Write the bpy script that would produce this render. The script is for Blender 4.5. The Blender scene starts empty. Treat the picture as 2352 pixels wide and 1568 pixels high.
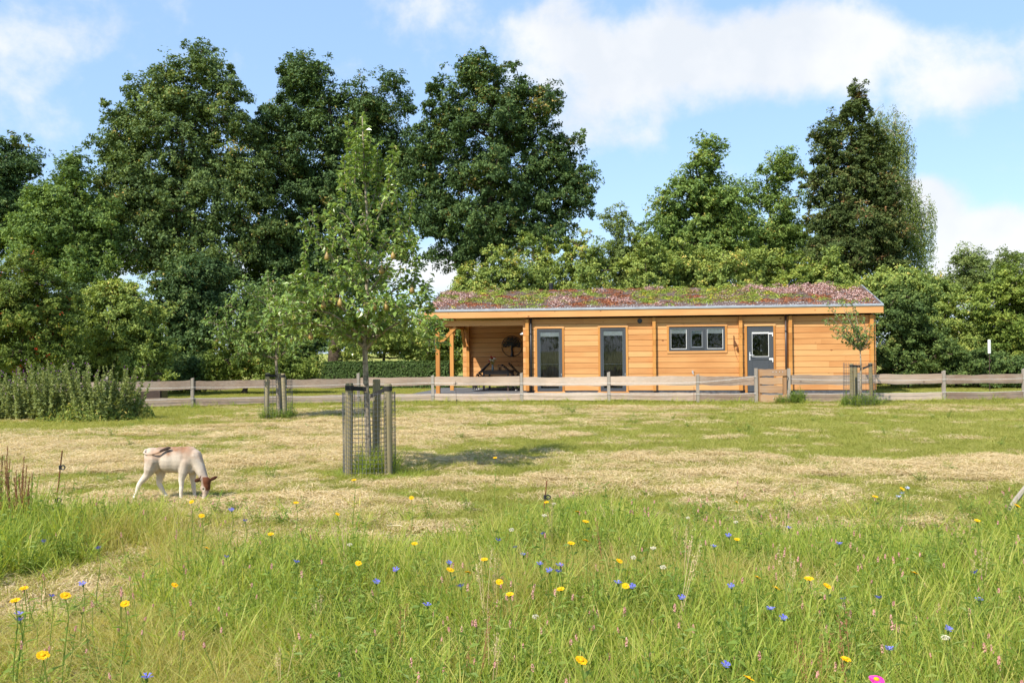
import bpy, math, random
import numpy as np
from mathutils import Matrix, Vector

random.seed(7)
RNG = np.random.default_rng(7)
S = bpy.context.scene
COL = S.collection
PI = math.pi
rad = math.radians

# ------------------------------------------------------------------ camera, sky, sun, exposure
F = 2139.0                      # focal length in the pixels of a 2352 px wide picture
CAM_H = 1.6
PITCH = math.atan(21 / F)
ROLL = rad(0.48)
CAM_M = Matrix.Rotation(PI / 2 + PITCH, 3, 'X') @ Matrix.Rotation(-ROLL, 3, 'Z')
cam_d = bpy.data.cameras.new('camera')
cam_d.sensor_width = 36.0
cam_d.lens = 36.0 * F / 2352.0
cam_d.clip_end = 2000
cam = bpy.data.objects.new('camera', cam_d)
COL.objects.link(cam)
cam.matrix_world = Matrix.Translation((0, 0, CAM_H)) @ CAM_M.to_4x4()
S.camera = cam

SUN_EL = rad(47)
SUN_AZ = rad(40)                # degrees to the left of straight behind the camera
to_sun = Vector((-math.sin(SUN_AZ) * math.cos(SUN_EL), -math.cos(SUN_AZ) * math.cos(SUN_EL), math.sin(SUN_EL)))
sun_d = bpy.data.lights.new('sun', 'SUN')
sun_d.energy = 4.3
sun_d.angle = rad(0.53)
sun_d.color = (1.0, 0.93, 0.82)
sun = bpy.data.objects.new('sun', sun_d)
COL.objects.link(sun)
sun.rotation_euler = to_sun.to_track_quat('Z', 'Y').to_euler()
sun.location = to_sun * 60

S.view_settings.view_transform = 'Standard'
S.view_settings.look = 'None'
S.view_settings.gamma = 1.0
S.view_settings.use_curve_mapping = False
S.view_settings.exposure = 0.80
S.cycles.max_bounces = 6
S.cycles.diffuse_bounces = 3
S.cycles.glossy_bounces = 2
S.cycles.transmission_bounces = 4
S.cycles.transparent_max_bounces = 8
S.cycles.caustics_reflective = False
S.cycles.caustics_refractive = False


def world_sky():
    w = bpy.data.worlds.new('World')
    S.world = w
    w.use_nodes = True
    nt = w.node_tree
    N, L = nt.nodes, nt.links
    N.clear()
    def nd(t, **k):
        n = N.new(t)
        for a, b in k.items():
            setattr(n, a, b)
        return n
    def math_n(op, a, b=None, c=None, clamp=False):
        n = nd('ShaderNodeMath', operation=op, use_clamp=clamp)
        for i, x in enumerate((a, b, c)):
            if x is None:
                continue
            if isinstance(x, (int, float)):
                n.inputs[i].default_value = x
            else:
                L.new(x, n.inputs[i])
        return n.outputs[0]
    out = nd('ShaderNodeOutputWorld')
    bg = nd('ShaderNodeBackground')
    bg.inputs['Strength'].default_value = 0.148
    sky = nd('ShaderNodeTexSky', sky_type='NISHITA')
    sky.sun_disc = False
    sky.sun_elevation = SUN_EL
    sky.sun_rotation = math.atan2(to_sun.x, to_sun.y)
    sky.air_density = 1.0
    sky.dust_density = 0.6
    sky.ozone_density = 1.6
    tc = nd('ShaderNodeTexCoord')
    sep = nd('ShaderNodeSeparateXYZ')
    L.new(tc.outputs['Generated'], sep.inputs[0])
    # cloud sheet: the view direction projected on a flat cloud base
    zz = math_n('ADD', math_n('MAXIMUM', sep.outputs['Z'], 0.0), 0.16)
    cx = math_n('DIVIDE', sep.outputs['X'], zz)
    cy = math_n('DIVIDE', sep.outputs['Y'], zz)
    cb = nd('ShaderNodeCombineXYZ')
    L.new(cx, cb.inputs[0]); L.new(cy, cb.inputs[1])
    def noise(vec, scale, detail, rough, off, dist=0.0):
        mp = nd('ShaderNodeMapping')
        mp.inputs['Location'].default_value = off
        L.new(vec, mp.inputs['Vector'])
        n = nd('ShaderNodeTexNoise')
        n.inputs['Scale'].default_value = scale
        n.inputs['Detail'].default_value = detail
        n.inputs['Roughness'].default_value = rough
        n.inputs['Distortion'].default_value = dist
        L.new(mp.outputs[0], n.inputs['Vector'])
        return n.outputs['Fac']
    n1 = noise(cb.outputs[0], 1.1, 9, 0.55, (3.1, 0.4, 0), 0.15)
    n_dir = noise(tc.outputs['Generated'], 9.0, 8, 0.58, (1.7, 2.2, 0.3), 0.1)
    # the cumulus and cloud banks that hang in this stretch of sky, and others of the same sort all round
    def bank(px, py, sx, sy, power):
        d = (CAM_M @ Vector(((px - 1176) / F, -(py - 784) / F, -1))).normalized()
        right = Vector((d.y, -d.x, 0)).normalized()
        up = right.cross(d)
        def dot(v):
            vm = nd('ShaderNodeVectorMath', operation='DOT_PRODUCT')
            L.new(tc.outputs['Generated'], vm.inputs[0]); vm.inputs[1].default_value = v
            return vm.outputs['Value']
        a = math_n('DIVIDE', dot(right), sx / F)
        b = math_n('DIVIDE', math_n('SUBTRACT', dot(up), 0.0), sy / F)
        e = math_n('ADD', math_n('MULTIPLY', a, a), math_n('MULTIPLY', b, b))
        front = math_n('GREATER_THAN', dot(d), 0.0)
        g = math_n('POWER', 2.718, math_n('MULTIPLY', e, -1.0))
        return math_n('MULTIPLY', math_n('MULTIPLY', g, power), front)
    banks = [(1600, 150, 330, 115, 0.60), (1900, 110, 150, 90, 0.34), (1150, 60, 200, 90, 0.24), (60, 100, 220, 90, 0.27), (2340, 120, 180, 120, 0.32),
             (2275, 565, 105, 75, 1.0), (2130, 455, 60, 48, 0.7), (2230, 650, 170, 60, 0.5), (960, 630, 220, 60, 0.5),
             (-700, 200, 420, 160, 0.6), (3100, 300, 380, 150, 0.6), (1500, -600, 520, 240, 0.6), (200, -700, 420, 200, 0.55),
             (420, 600, 300, 60, 0.3), (1480, 330, 120, 40, 0.16)]
    tot = None
    for b in banks:
        o = bank(*b)
        tot = o if tot is None else math_n('ADD', tot, o)
    # general cover elsewhere from the flat noise
    gen = math_n('MULTIPLY', math_n('SUBTRACT', n1, 0.55, clamp=True), 0.9)
    dens = math_n('ADD', math_n('ADD', tot, gen), math_n('MULTIPLY', math_n('SUBTRACT', n_dir, 0.5), 1.25))
    mr = nd('ShaderNodeMapRange', interpolation_type='SMOOTHSTEP')
    mr.inputs['From Min'].default_value = 0.11
    mr.inputs['From Max'].default_value = 0.47
    L.new(dens, mr.inputs['Value'])
    up_m = nd('ShaderNodeMapRange')
    up_m.inputs['From Min'].default_value = -0.01
    up_m.inputs['From Max'].default_value = 0.04
    L.new(sep.outputs['Z'], up_m.inputs['Value'])
    fac = math_n('MULTIPLY', mr.outputs[0], up_m.outputs[0])
    fac = math_n('MULTIPLY', fac, 0.93)
    # cloud body: white crowns, slightly blue-grey bases
    n3 = noise(tc.outputs['Generated'], 6.5, 7, 0.55, (0.2, 4.0, 1.0))
    ramp = nd('ShaderNodeValToRGB')
    ramp.color_ramp.elements[0].position = 0.40
    ramp.color_ramp.elements[0].color = (3.4, 3.55, 3.75, 1)
    ramp.color_ramp.elements[1].position = 0.58
    ramp.color_ramp.elements[1].color = (4.0, 4.02, 4.05, 1)
    L.new(n3, ramp.inputs[0])
    mix = nd('ShaderNodeMixRGB')
    L.new(fac, mix.inputs[0])
    # thin summer veil so the blue is pale
    veil = nd('ShaderNodeMixRGB')
    veil.inputs[0].default_value = 0.62
    veil.inputs[2].default_value = (1.65, 2.6, 4.2, 1)
    L.new(sky.outputs[0], veil.inputs[1])
    L.new(veil.outputs[0], mix.inputs[1])
    L.new(ramp.outputs[0], mix.inputs[2])
    L.new(mix.outputs[0], bg.inputs['Color'])
    L.new(bg.outputs[0], out.inputs['Surface'])

world_sky()

# ------------------------------------------------------------------ helpers
def ray(x, y):
    return CAM_M @ Vector(((x - 1176) / F, -(y - 784) / F, -1))
def at(x, y, d):
    """the point seen at (x, y) of the picture, d metres deep"""
    r = ray(x, y)
    return Vector((0, 0, CAM_H)) + r * (d / r.y)
def ground_at(x, y, z=0.0):
    r = ray(x, y)
    return Vector((0, 0, CAM_H)) + r * ((z - CAM_H) / r.z)

class MB:
    """collects pieces of one mesh"""
    def __init__(self):
        self.v, self.f, self.n, self.a, self.m = [], [], 0, [], []
    def add(self, v, f, var=None, mat=0):
        v = np.asarray(v, float).reshape(-1, 3)
        if isinstance(f, np.ndarray):
            fs = [f + self.n]
        else:
            by = {}
            for q in f:
                by.setdefault(len(q), []).append(q)
            fs = [np.array(q) + self.n for q in by.values()]
        for q in fs:
            self.f.append(q); self.m.append(mat)
        self.v.append(v)
        if var is None:
            var = np.full(len(v), 0.5)
        elif np.isscalar(var):
            var = np.full(len(v), float(var))
        self.a.append(np.asarray(var, float))
        self.n += len(v)
        return self
    def box(self, a, b, var=None, mat=0):
        (x0, y0, z0), (x1, y1, z1) = a, b
        v = [(x0, y0, z0), (x1, y0, z0), (x1, y1, z0), (x0, y1, z0), (x0, y0, z1), (x1, y0, z1), (x1, y1, z1), (x0, y1, z1)]
        f = [(0, 3, 2, 1), (4, 5, 6, 7), (0, 1, 5, 4), (1, 2, 6, 5), (2, 3, 7, 6), (3, 0, 4, 7)]
        return self.add(v, f, var, mat)
    def tube(self, pts, rs, n=8, var=None, caps=True, mat=0):
        pts = np.asarray([tuple(p) for p in pts], float)
        k = len(pts)
        rs = np.full(k, rs) if np.isscalar(rs) else np.asarray(rs, float)
        t = np.gradient(pts, axis=0)
        t /= np.linalg.norm(t, axis=1)[:, None] + 1e-12
        ref = np.array([0, 0, 1.0]) if abs(t[:, 2]).mean() < 0.9 else np.array([1.0, 0, 0])
        s = np.cross(t, ref); s /= np.linalg.norm(s, axis=1)[:, None] + 1e-12
        q = np.cross(s, t)
        an = np.arange(n) * 2 * PI / n
        ring = pts[:, None] + rs[:, None, None] * (s[:, None] * np.cos(an)[None, :, None] + q[:, None] * np.sin(an)[None, :, None])
        v = ring.reshape(-1, 3)
        i = np.arange(k - 1)[:, None] * n
        j = np.arange(n)[None]
        jn = (j + 1) % n
        f = np.stack([i + j, i + n + j, i + n + jn, i + jn], -1).reshape(-1, 4)
        base = self.n
        self.add(v, f, var, mat)
        if caps and n > 2:
            self.f.append(np.array([[base + x for x in range(n)]])); self.m.append(mat)
            self.f.append(np.array([[base + (k - 1) * n + x for x in reversed(range(n))]])); self.m.append(mat)
        return self
    def prism(self, poly, axis, a, b, var=None, mat=0):
        """poly in the two other axes, extruded along axis from a to b"""
        n = len(poly)
        def mk(p, t):
            q = list(p); q.insert(axis, t); return q
        v = [mk(p, a) for p in poly] + [mk(p, b) for p in poly]
        f = [tuple(range(n)), tuple(reversed(range(n, 2 * n)))] + [(i, i + n, (i + 1) % n + n, (i + 1) % n) for i in range(n)]
        return self.add(v, f, var, mat)
    def lathe(self, prof, n=16, o=(0, 0, 0), var=None, mat=0):
        an = np.arange(n) * 2 * PI / n
        v = np.array([[(o[0] + r * math.cos(a), o[1] + r * math.sin(a), o[2] + z) for a in an] for r, z in prof]).reshape(-1, 3)
        k = len(prof)
        i = np.arange(k - 1)[:, None] * n
        j = np.arange(n)[None]; jn = (j + 1) % n
        f = np.stack([i + j, i + jn, i + n + jn, i + n + j], -1).reshape(-1, 4)
        return self.add(v, f, var, mat)
    def ball(self, c, r, n=10, m=6, var=None, mat=0):
        r = (r, r, r) if np.isscalar(r) else r
        th = np.linspace(0, PI, m + 1)
        an = np.arange(n) * 2 * PI / n
        v = [(c[0] + r[0] * math.sin(t) * math.cos(a), c[1] + r[1] * math.sin(t) * math.sin(a), c[2] - r[2] * math.cos(t)) for t in th for a in an]
        i = np.arange(m)[:, None] * n
        j = np.arange(n)[None]; jn = (j + 1) % n
        f = np.stack([i + j, i + jn, i + n + jn, i + n + j], -1).reshape(-1, 4)
        return self.add(v, f, var, mat)
    def mesh(self, name, mats, smooth=False):
        me = bpy.data.meshes.new(name)
        v = np.concatenate(self.v)
        starts, loops, mi = [], [], []
        tot = 0
        for q, m in zip(self.f, self.m):
            k, w = q.shape
            starts.append(tot + np.arange(k) * w)
            loops.append(q.reshape(-1)); mi.append(np.full(k, m))
            tot += k * w
        loops = np.concatenate(loops).astype(np.int32); starts = np.concatenate(starts).astype(np.int32); mi = np.concatenate(mi).astype(np.int32)
        me.vertices.add(len(v)); me.vertices.foreach_set('co', v.astype(np.float32).reshape(-1))
        me.loops.add(len(loops)); me.loops.foreach_set('vertex_index', loops)
        me.polygons.add(len(starts)); me.polygons.foreach_set('loop_start', starts)
        me.polygons.foreach_set('material_index', mi)
        me.polygons.foreach_set('use_smooth', np.full(len(starts), bool(smooth)))
        at_ = me.attributes.new('var', 'FLOAT', 'POINT')
        at_.data.foreach_set('value', np.concatenate(self.a).astype(np.float32))
        for m in (mats if isinstance(mats, (list, tuple)) else [mats]):
            me.materials.append(m)
        me.update(calc_edges=True)
        me.validate()
        return me
    def build(self, name, mats, parent=None, smooth=False):
        return link(name, self.mesh(name, mats, smooth), parent)

def link(name, data, parent=None):
    o = bpy.data.objects.new(name, data)
    COL.objects.link(o)
    if parent:
        o.parent = parent
    return o
def tag(o, label=None, cat=None, group=None, kind=None):
    for k, x in (('label', label), ('category', cat), ('group', group), ('kind', kind)):
        if x:
            o[k] = x
    return o
def thing(name, label, cat, loc=(0, 0, 0), rz=0.0, group=None):
    o = link(name, None)
    o.location = loc
    o.rotation_euler = (0, 0, rz)
    o.empty_display_size = 0.1
    return tag(o, label, cat, group)
def copy_tree(o, parent=None):
    c = o.copy()
    COL.objects.link(c)
    c.parent = parent
    for ch in o.children:
        copy_tree(ch, c)
    return c

def vnoise(x, y, seed=0):
    """smooth value noise"""
    xi, yi = np.floor(x).astype(np.int64), np.floor(y).astype(np.int64)
    xf, yf = x - xi, y - yi
    def h(a, b):
        n = (a * 374761393 + b * 668265263 + seed * 974634777) & 0x7fffffff
        n = ((n ^ (n >> 13)) * 1274126177) & 0x7fffffff
        return ((n ^ (n >> 16)) & 0xffff) / 65535.0
    u, w = xf * xf * (3 - 2 * xf), yf * yf * (3 - 2 * yf)
    return (h(xi, yi) * (1 - u) + h(xi + 1, yi) * u) * (1 - w) + (h(xi, yi + 1) * (1 - u) + h(xi + 1, yi + 1) * u) * w
def fbm(x, y, seed=0, o=4):
    x, y = np.asarray(x, float), np.asarray(y, float)
    s, a, t = 0, 1, 0
    for i in range(o):
        s = s + a * vnoise(x * 2 ** i, y * 2 ** i, seed + i * 7); t += a; a *= 0.5
    return s / t
def sstep(a, b, x):
    t = np.clip((x - a) / (b - a), 0, 1)
    return t * t * (3 - 2 * t)

# ------------------------------------------------------------------ materials
class NT:
    def __init__(self, name):
        self.m = bpy.data.materials.new(name)
        self.m.use_nodes = True
        self.t = self.m.node_tree
        self.t.nodes.clear()
        self.out = self.n('ShaderNodeOutputMaterial')
    def n(self, t, ins=None, **k):
        x = self.t.nodes.new(t)
        for a, b in k.items():
            setattr(x, a, b)
        for a, b in (ins or {}).items():
            self.set(x, a, b)
        return x
    def set(self, x, a, b):
        s = x.inputs[a]
        if hasattr(b, 'is_output'):
            self.t.links.new(b, s)
        else:
            s.default_value = b
    def math(self, op, a, b=0.0, clamp=False):
        return self.n('ShaderNodeMath', {0: a, 1: b}, operation=op, use_clamp=clamp).outputs[0]
    def ramp(self, fac, stops):
        r = self.n('ShaderNodeValToRGB', {0: fac})
        e = r.color_ramp.elements
        while len(e) < len(stops):
            e.new(0.5)
        for x, (p, c) in zip(e, stops):
            x.position = p; x.color = (*c, 1)
        return r.outputs[0]
    def mix(self, fac, a, b, mode='MIX'):
        return self.n('ShaderNodeMixRGB', {0: fac, 1: a, 2: b}, blend_type=mode).outputs[0]
    def noise(self, vec, scale, detail=4, rough=0.5, dist=0.0):
        return self.n('ShaderNodeTexNoise', {'Vector': vec, 'Scale': scale, 'Detail': detail, 'Roughness': rough, 'Distortion': dist}).outputs['Fac']
    def mapping(self, vec, scale=(1, 1, 1), loc=(0, 0, 0)):
        return self.n('ShaderNodeMapping', {'Vector': vec, 'Scale': scale, 'Location': loc}).outputs[0]
    def obj(self):
        return self.n('ShaderNodeTexCoord').outputs['Object']
    def rnd(self):
        return self.n('ShaderNodeObjectInfo').outputs['Random']
    def attr(self, name):
        return self.n('ShaderNodeAttribute', attribute_name=name)
    def bsdf(self, color, rough=0.6, spec=0.3, metal=0.0, bump=None, bstr=0.3, bdist=0.01, **extra):
        b = self.n('ShaderNodeBsdfPrincipled', {'Base Color': color, 'Roughness': rough, 'Metallic': metal, 'Specular IOR Level': spec})
        for a, x in extra.items():
            self.set(b, a, x)
        if bump is not None:
            bp = self.n('ShaderNodeBump', {'Height': bump, 'Strength': bstr, 'Distance': bdist})
            self.t.links.new(bp.outputs[0], b.inputs['Normal'])
        return b.outputs[0]
    def done(self, sh):
        self.t.links.new(sh, self.out.inputs['Surface'])
        return self.m

def C4(c):
    return (*c, 1)
def plain(name, c, rough=0.6, spec=0.3, metal=0.0, var=0.15, scale=12.0):
    t = NT(name)
    n = t.noise(t.obj(), scale, 5)
    col = t.ramp(n, [(0.3, tuple(x * (1 - var) for x in c)), (0.7, tuple(min(1, x * (1 + var)) for x in c))])
    return t.done(t.bsdf(col, rough, spec, metal, bump=n, bstr=0.12))

def timber(name, stops, axis=0, grain=26.0, knots=0.8, rough=0.55, weather=0.0, tint=0.3):
    """planed or weathered wood with its grain along one axis of the piece; every piece gets its own offset and tone"""
    t = NT(name)
    r = t.rnd()
    off = t.n('ShaderNodeCombineXYZ', {0: t.math('MULTIPLY', r, 37.0), 1: t.math('MULTIPLY', r, 91.0), 2: t.math('MULTIPLY', r, 53.0)}).outputs[0]
    p = t.n('ShaderNodeVectorMath', {0: t.obj(), 1: off}, operation='ADD').outputs[0]
    sc = [1.0, 1.0, 1.0]; sc[axis] = 0.045
    gv = t.mapping(p, tuple(sc))
    g = t.noise(gv, grain, 6, 0.6, 0.6)
    g2 = t.noise(gv, grain * 3.3, 3, 0.6)
    sl = [1.0, 1.0, 1.0]; sl[axis] = 0.5
    big = t.noise(t.mapping(p, tuple(sl)), 1.3, 3)
    fac = t.math('ADD', t.math('MULTIPLY', g, 0.5), t.math('ADD', t.math('MULTIPLY', t.math('SUBTRACT', r, 0.5), tint), t.math('MULTIPLY', big, 0.5)))
    col = t.ramp(fac, stops)
    col = t.mix(t.math('MULTIPLY', t.math('SUBTRACT', 1.0, g2), 0.22), col, C4(tuple(x * 0.55 for x in stops[0][1])))
    # knots
    sk = [1.0, 1.0, 1.0]; sk[axis] = 0.6
    vo = t.n('ShaderNodeTexVoronoi', {'Vector': t.mapping(p, tuple(sk)), 'Scale': 3.4, 'Randomness': 1.0})
    kn = t.n('ShaderNodeMapRange', {'Value': vo.outputs['Distance'], 'From Min': 0.05, 'From Max': 0.11, 'To Min': 1.0, 'To Max': 0.0}).outputs[0]
    keep = t.math('GREATER_THAN', t.n('ShaderNodeSeparateXYZ', {0: vo.outputs['Color']}).outputs[0], 0.35)
    col = t.mix(t.math('MULTIPLY', t.math('MULTIPLY', kn, keep), knots), col, C4(tuple(x * y for x, y in zip(stops[0][1], (0.42, 0.30, 0.28)))))
    if weather:
        w = t.noise(p, 2.2, 6, 0.65)
        col = t.mix(t.math('MULTIPLY', t.n('ShaderNodeMapRange', {'Value': w, 'From Min': 0.42, 'From Max': 0.7}).outputs[0], weather), col, C4((0.30, 0.27, 0.23)))
    return t.done(t.bsdf(col, rough, 0.25, bump=g, bstr=0.25, bdist=0.004))

ORANGE = [(0.22, (0.46, 0.20, 0.066)), (0.5, (0.62, 0.315, 0.118)), (0.82, (0.72, 0.42, 0.18))]
W_BOARD = timber('oiled larch boards', ORANGE, tint=0.32, knots=0.9)
W_POST = timber('oiled larch upright', [(0.25, (0.38, 0.15, 0.035)), (0.5, (0.53, 0.24, 0.06)), (0.8, (0.62, 0.31, 0.09))], axis=2)
W_DEPTH = timber('oiled larch cross timber', ORANGE, axis=1)
GREY = [(0.25, (0.235, 0.165, 0.12)), (0.5, (0.43, 0.325, 0.245)), (0.8, (0.58, 0.47, 0.375))]
W_FENCE = timber('weathered fence plank', GREY, weather=0.45, knots=0.7, rough=0.85, tint=0.4)
W_FPOST = timber('weathered fence post', [(0.25, (0.20, 0.17, 0.14)), (0.5, (0.31, 0.27, 0.225)), (0.8, (0.40, 0.355, 0.30))], axis=2, weather=0.5, knots=0.4, rough=0.85)
W_GATE = timber('gate plank', [(0.25, (0.25, 0.13, 0.06)), (0.5, (0.40, 0.235, 0.12)), (0.8, (0.50, 0.33, 0.19))], weather=0.35, rough=0.8)
W_GPOST = timber('gate upright', [(0.25, (0.22, 0.11, 0.045)), (0.5, (0.36, 0.20, 0.09)), (0.8, (0.46, 0.29, 0.15))], axis=2, weather=0.3, rough=0.8)
W_STAKE = timber('green tinged round stake', [(0.25, (0.16, 0.135, 0.062)), (0.5, (0.27, 0.225, 0.115)), (0.8, (0.36, 0.31, 0.19))], axis=2, weather=0.3, knots=0.5, rough=0.85)
M_FRAME = plain('anthracite frame', (0.062, 0.068, 0.078), 0.35, 0.5, var=0.05)
M_ZINC = plain('zinc', (0.46, 0.48, 0.50), 0.42, 0.5, metal=0.6, var=0.12, scale=3)
M_BLACK = plain('black paint', (0.018, 0.018, 0.02), 0.45, 0.5)
M_PIPE = plain('dark downpipe', (0.055, 0.035, 0.028), 0.4, 0.5)
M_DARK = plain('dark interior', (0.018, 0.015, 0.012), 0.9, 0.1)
M_WHITE = plain('white paint', (0.78, 0.78, 0.76), 0.45, 0.4, var=0.05)
M_ALU = plain('brushed aluminium', (0.72, 0.73, 0.75), 0.3, 0.5, metal=0.5, var=0.05)
M_RUST = plain('rusty iron', (0.15, 0.065, 0.03), 0.85, 0.2, var=0.5, scale=30)
M_PAVE = plain('grey paving', (0.125, 0.13, 0.14), 0.85, 0.2, var=0.25, scale=5)
M_PLINTH = plain('dark foil plinth', (0.075, 0.08, 0.09), 0.6, 0.3, var=0.4, scale=9)
M_SOIL = plain('roof substrate', (0.115, 0.082, 0.072), 0.95, 0.1, var=0.6, scale=60)
M_CURTAIN = plain('dark gauze blind', (0.055, 0.049, 0.043), 0.9, 0.1, var=0.3, scale=4)
M_WIRE = plain('galvanised wire', (0.11, 0.115, 0.12), 0.55, 0.4, metal=0.3)
M_STRAP = plain('black rubber strap', (0.02, 0.019, 0.018), 0.7, 0.3, var=0.5, scale=40)
M_ROPE = plain('white fence rope', (0.72, 0.72, 0.70), 0.8, 0.2, scale=60, var=0.3)
M_GLASSV = plain('vase glass', (0.25, 0.30, 0.28), 0.1, 0.6)
def glass():
    t = NT('window glass')
    fr = t.n('ShaderNodeFresnel', {'IOR': 1.5}).outputs[0]
    tr = t.n('ShaderNodeBsdfTransparent', {'Color': (0.90, 0.92, 0.92, 1)}).outputs[0]
    gl = t.n('ShaderNodeBsdfGlossy', {'Color': (0.9, 0.95, 1, 1), 'Roughness': 0.015}).outputs[0]
    return t.done(t.n('ShaderNodeMixShader', {0: t.math('MULTIPLY', fr, 0.8), 1: tr, 2: gl}).outputs[0])
M_GLASS = glass()

def leafmat(name, stops, trans=0.32, rough=0.6, spec=0.15, by_instance=0.0):
    t = NT(name)
    v = t.attr('var').outputs['Fac']
    if by_instance:
        v = t.math('ADD', t.math('MULTIPLY', v, 1 - by_instance), t.math('MULTIPLY', t.rnd(), by_instance))
    col = t.ramp(v, stops)
    b = t.bsdf(col, rough, spec)
    warm = t.mix(1.0, col, (1.25, 1.15, 0.55, 1), 'MULTIPLY')
    tr = t.n('ShaderNodeBsdfTranslucent', {'Color': warm}).outputs[0]
    return t.done(t.n('ShaderNodeMixShader', {0: trans, 1: b, 2: tr}).outputs[0])
def g3(a, b, c, d=None):
    s = [(0.0, a), (0.45, b), (0.9, c)]
    if d:
        s.append((1.0, d))
    return s
L_OAK = leafmat('oak leaves', g3((0.073, 0.116, 0.046), (0.127, 0.191, 0.062), (0.223, 0.290, 0.081), (0.514, 0.348, 0.113)), 0.25)
L_OAK2 = leafmat('dark oak leaves', g3((0.047, 0.086, 0.035), (0.082, 0.140, 0.046), (0.147, 0.215, 0.059), (0.350, 0.255, 0.075)), 0.22)
L_ASH = leafmat('fresh green leaves', g3((0.094, 0.156, 0.047), (0.178, 0.272, 0.068), (0.305, 0.387, 0.100), (0.503, 0.415, 0.100)), 0.3)
L_BUSH = leafmat('shrub leaves', g3((0.115, 0.182, 0.051), (0.251, 0.328, 0.078), (0.430, 0.484, 0.118), (0.701, 0.527, 0.152)), 0.3)
L_YELL = leafmat('yellow green leaves', g3((0.094, 0.153, 0.031), (0.207, 0.278, 0.053), (0.338, 0.385, 0.075), (0.488, 0.429, 0.094)), 0.3)
L_DARK = leafmat('dark evergreen leaves', g3((0.050, 0.088, 0.028), (0.092, 0.146, 0.039), (0.180, 0.239, 0.062), (0.279, 0.270, 0.074)), 0.2)
L_HORN = leafmat('hornbeam leaves with seed keys', [(0.0, (0.060, 0.093, 0.030)), (0.5, (0.108, 0.149, 0.045)), (0.8, (0.172, 0.194, 0.063)), (0.92, (0.239, 0.158, 0.067)), (1.0, (0.299, 0.164, 0.075))], 0.26)
L_BIRCH = leafmat('birch leaves', g3((0.112, 0.165, 0.053), (0.198, 0.264, 0.081), (0.304, 0.363, 0.119), (0.396, 0.396, 0.132)), 0.4)
L_ROWAN = leafmat('rowan leaves', g3((0.077, 0.119, 0.028), (0.157, 0.217, 0.042), (0.266, 0.319, 0.065), (0.471, 0.306, 0.072)), 0.28)
L_PEAR = leafmat('pear leaves', g3((0.123, 0.199, 0.051), (0.222, 0.328, 0.076), (0.352, 0.451, 0.116), (0.541, 0.488, 0.160)), 0.3, 0.3, 0.5)
L_APPLE = leafmat('apple leaves', g3((0.103, 0.167, 0.050), (0.186, 0.282, 0.081), (0.289, 0.382, 0.119), (0.516, 0.360, 0.157)), 0.28)
L_THISTLE = leafmat('thistle leaves', g3((0.15, 0.19, 0.065), (0.25, 0.30, 0.10), (0.36, 0.40, 0.16)), 0.32)
M_PURPLE = leafmat('thistle flowers', g3((0.16, 0.05, 0.20), (0.28, 0.08, 0.32), (0.36, 0.14, 0.42)), 0.2)
M_BARK = plain('bark', (0.075, 0.058, 0.042), 0.95, 0.1, var=0.5, scale=8)
M_BARK2 = plain('young mottled bark', (0.27, 0.225, 0.165), 0.9, 0.15, var=0.6, scale=26)
M_BARKB = plain('birch bark', (0.42, 0.39, 0.35), 0.9, 0.15, var=0.5, scale=6)
G_TALL = leafmat('meadow grass', [(0.0, (0.172, 0.270, 0.045)), (0.35, (0.295, 0.400, 0.065)), (0.7, (0.428, 0.491, 0.092)), (1.0, (0.645, 0.583, 0.184))], 0.52, 0.5, 0.3, 0.5)
G_FINE = leafmat('fine yellow grass', [(0.0, (0.30, 0.34, 0.07)), (0.5, (0.47, 0.44, 0.13)), (1.0, (0.62, 0.50, 0.22))], 0.5, 0.5, 0.2, 0.5)
G_HERB = leafmat('meadow herb leaves', [(0.0, (0.14, 0.23, 0.045)), (0.6, (0.24, 0.34, 0.065)), (1.0, (0.34, 0.41, 0.10))], 0.5, 0.5, 0.3, 0.4)
G_SHORT = leafmat('mown grass', [(0.0, (0.20, 0.24, 0.045)), (0.5, (0.34, 0.355, 0.08)), (1.0, (0.50, 0.45, 0.17))], 0.45, 0.6, 0.15, 0.5)
G_STRAW = leafmat('dry hay', [(0.0, (0.38, 0.30, 0.155)), (0.5, (0.60, 0.48, 0.27)), (1.0, (0.78, 0.66, 0.43))], 0.3, 0.7, 0.2, 0.4)
G_DOCK = leafmat('brown seed spikes', [(0.0, (0.17, 0.08, 0.038)), (0.6, (0.32, 0.165, 0.08)), (1.0, (0.46, 0.28, 0.15))], 0.2, 0.8, 0.1, 0.3)
M_YPETAL = leafmat('yellow petals', [(0.0, (0.72, 0.34, 0.004)), (0.5, (0.84, 0.50, 0.006)), (1.0, (0.90, 0.62, 0.015))], 0.25, 0.6, 0.2)
M_BPETAL = leafmat('blue petals', [(0.0, (0.07, 0.07, 0.42)), (0.5, (0.14, 0.15, 0.62)), (1.0, (0.26, 0.28, 0.75))], 0.25, 0.6, 0.2)
M_LBPETAL = leafmat('pale blue petals', [(0.0, (0.35, 0.42, 0.75)), (1.0, (0.52, 0.58, 0.85))], 0.25, 0.6, 0.2)
M_PPETAL = leafmat('pink spikes', [(0.0, (0.40, 0.17, 0.15)), (0.5, (0.58, 0.30, 0.27)), (1.0, (0.72, 0.46, 0.42))], 0.2, 0.7, 0.2, 0.3)
M_WPETAL = leafmat('cream petals', [(0.0, (0.45, 0.40, 0.26)), (0.5, (0.72, 0.68, 0.54)), (1.0, (0.8, 0.78, 0.68))], 0.2, 0.7, 0.2)
M_MAG = leafmat('magenta petals', [(0.0, (0.55, 0.02, 0.26)), (0.5, (0.74, 0.05, 0.40)), (1.0, (0.82, 0.16, 0.5))], 0.3, 0.6, 0.2)
M_RED = plain('orange red berries', (0.55, 0.06, 0.012), 0.4, 0.4)
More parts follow.
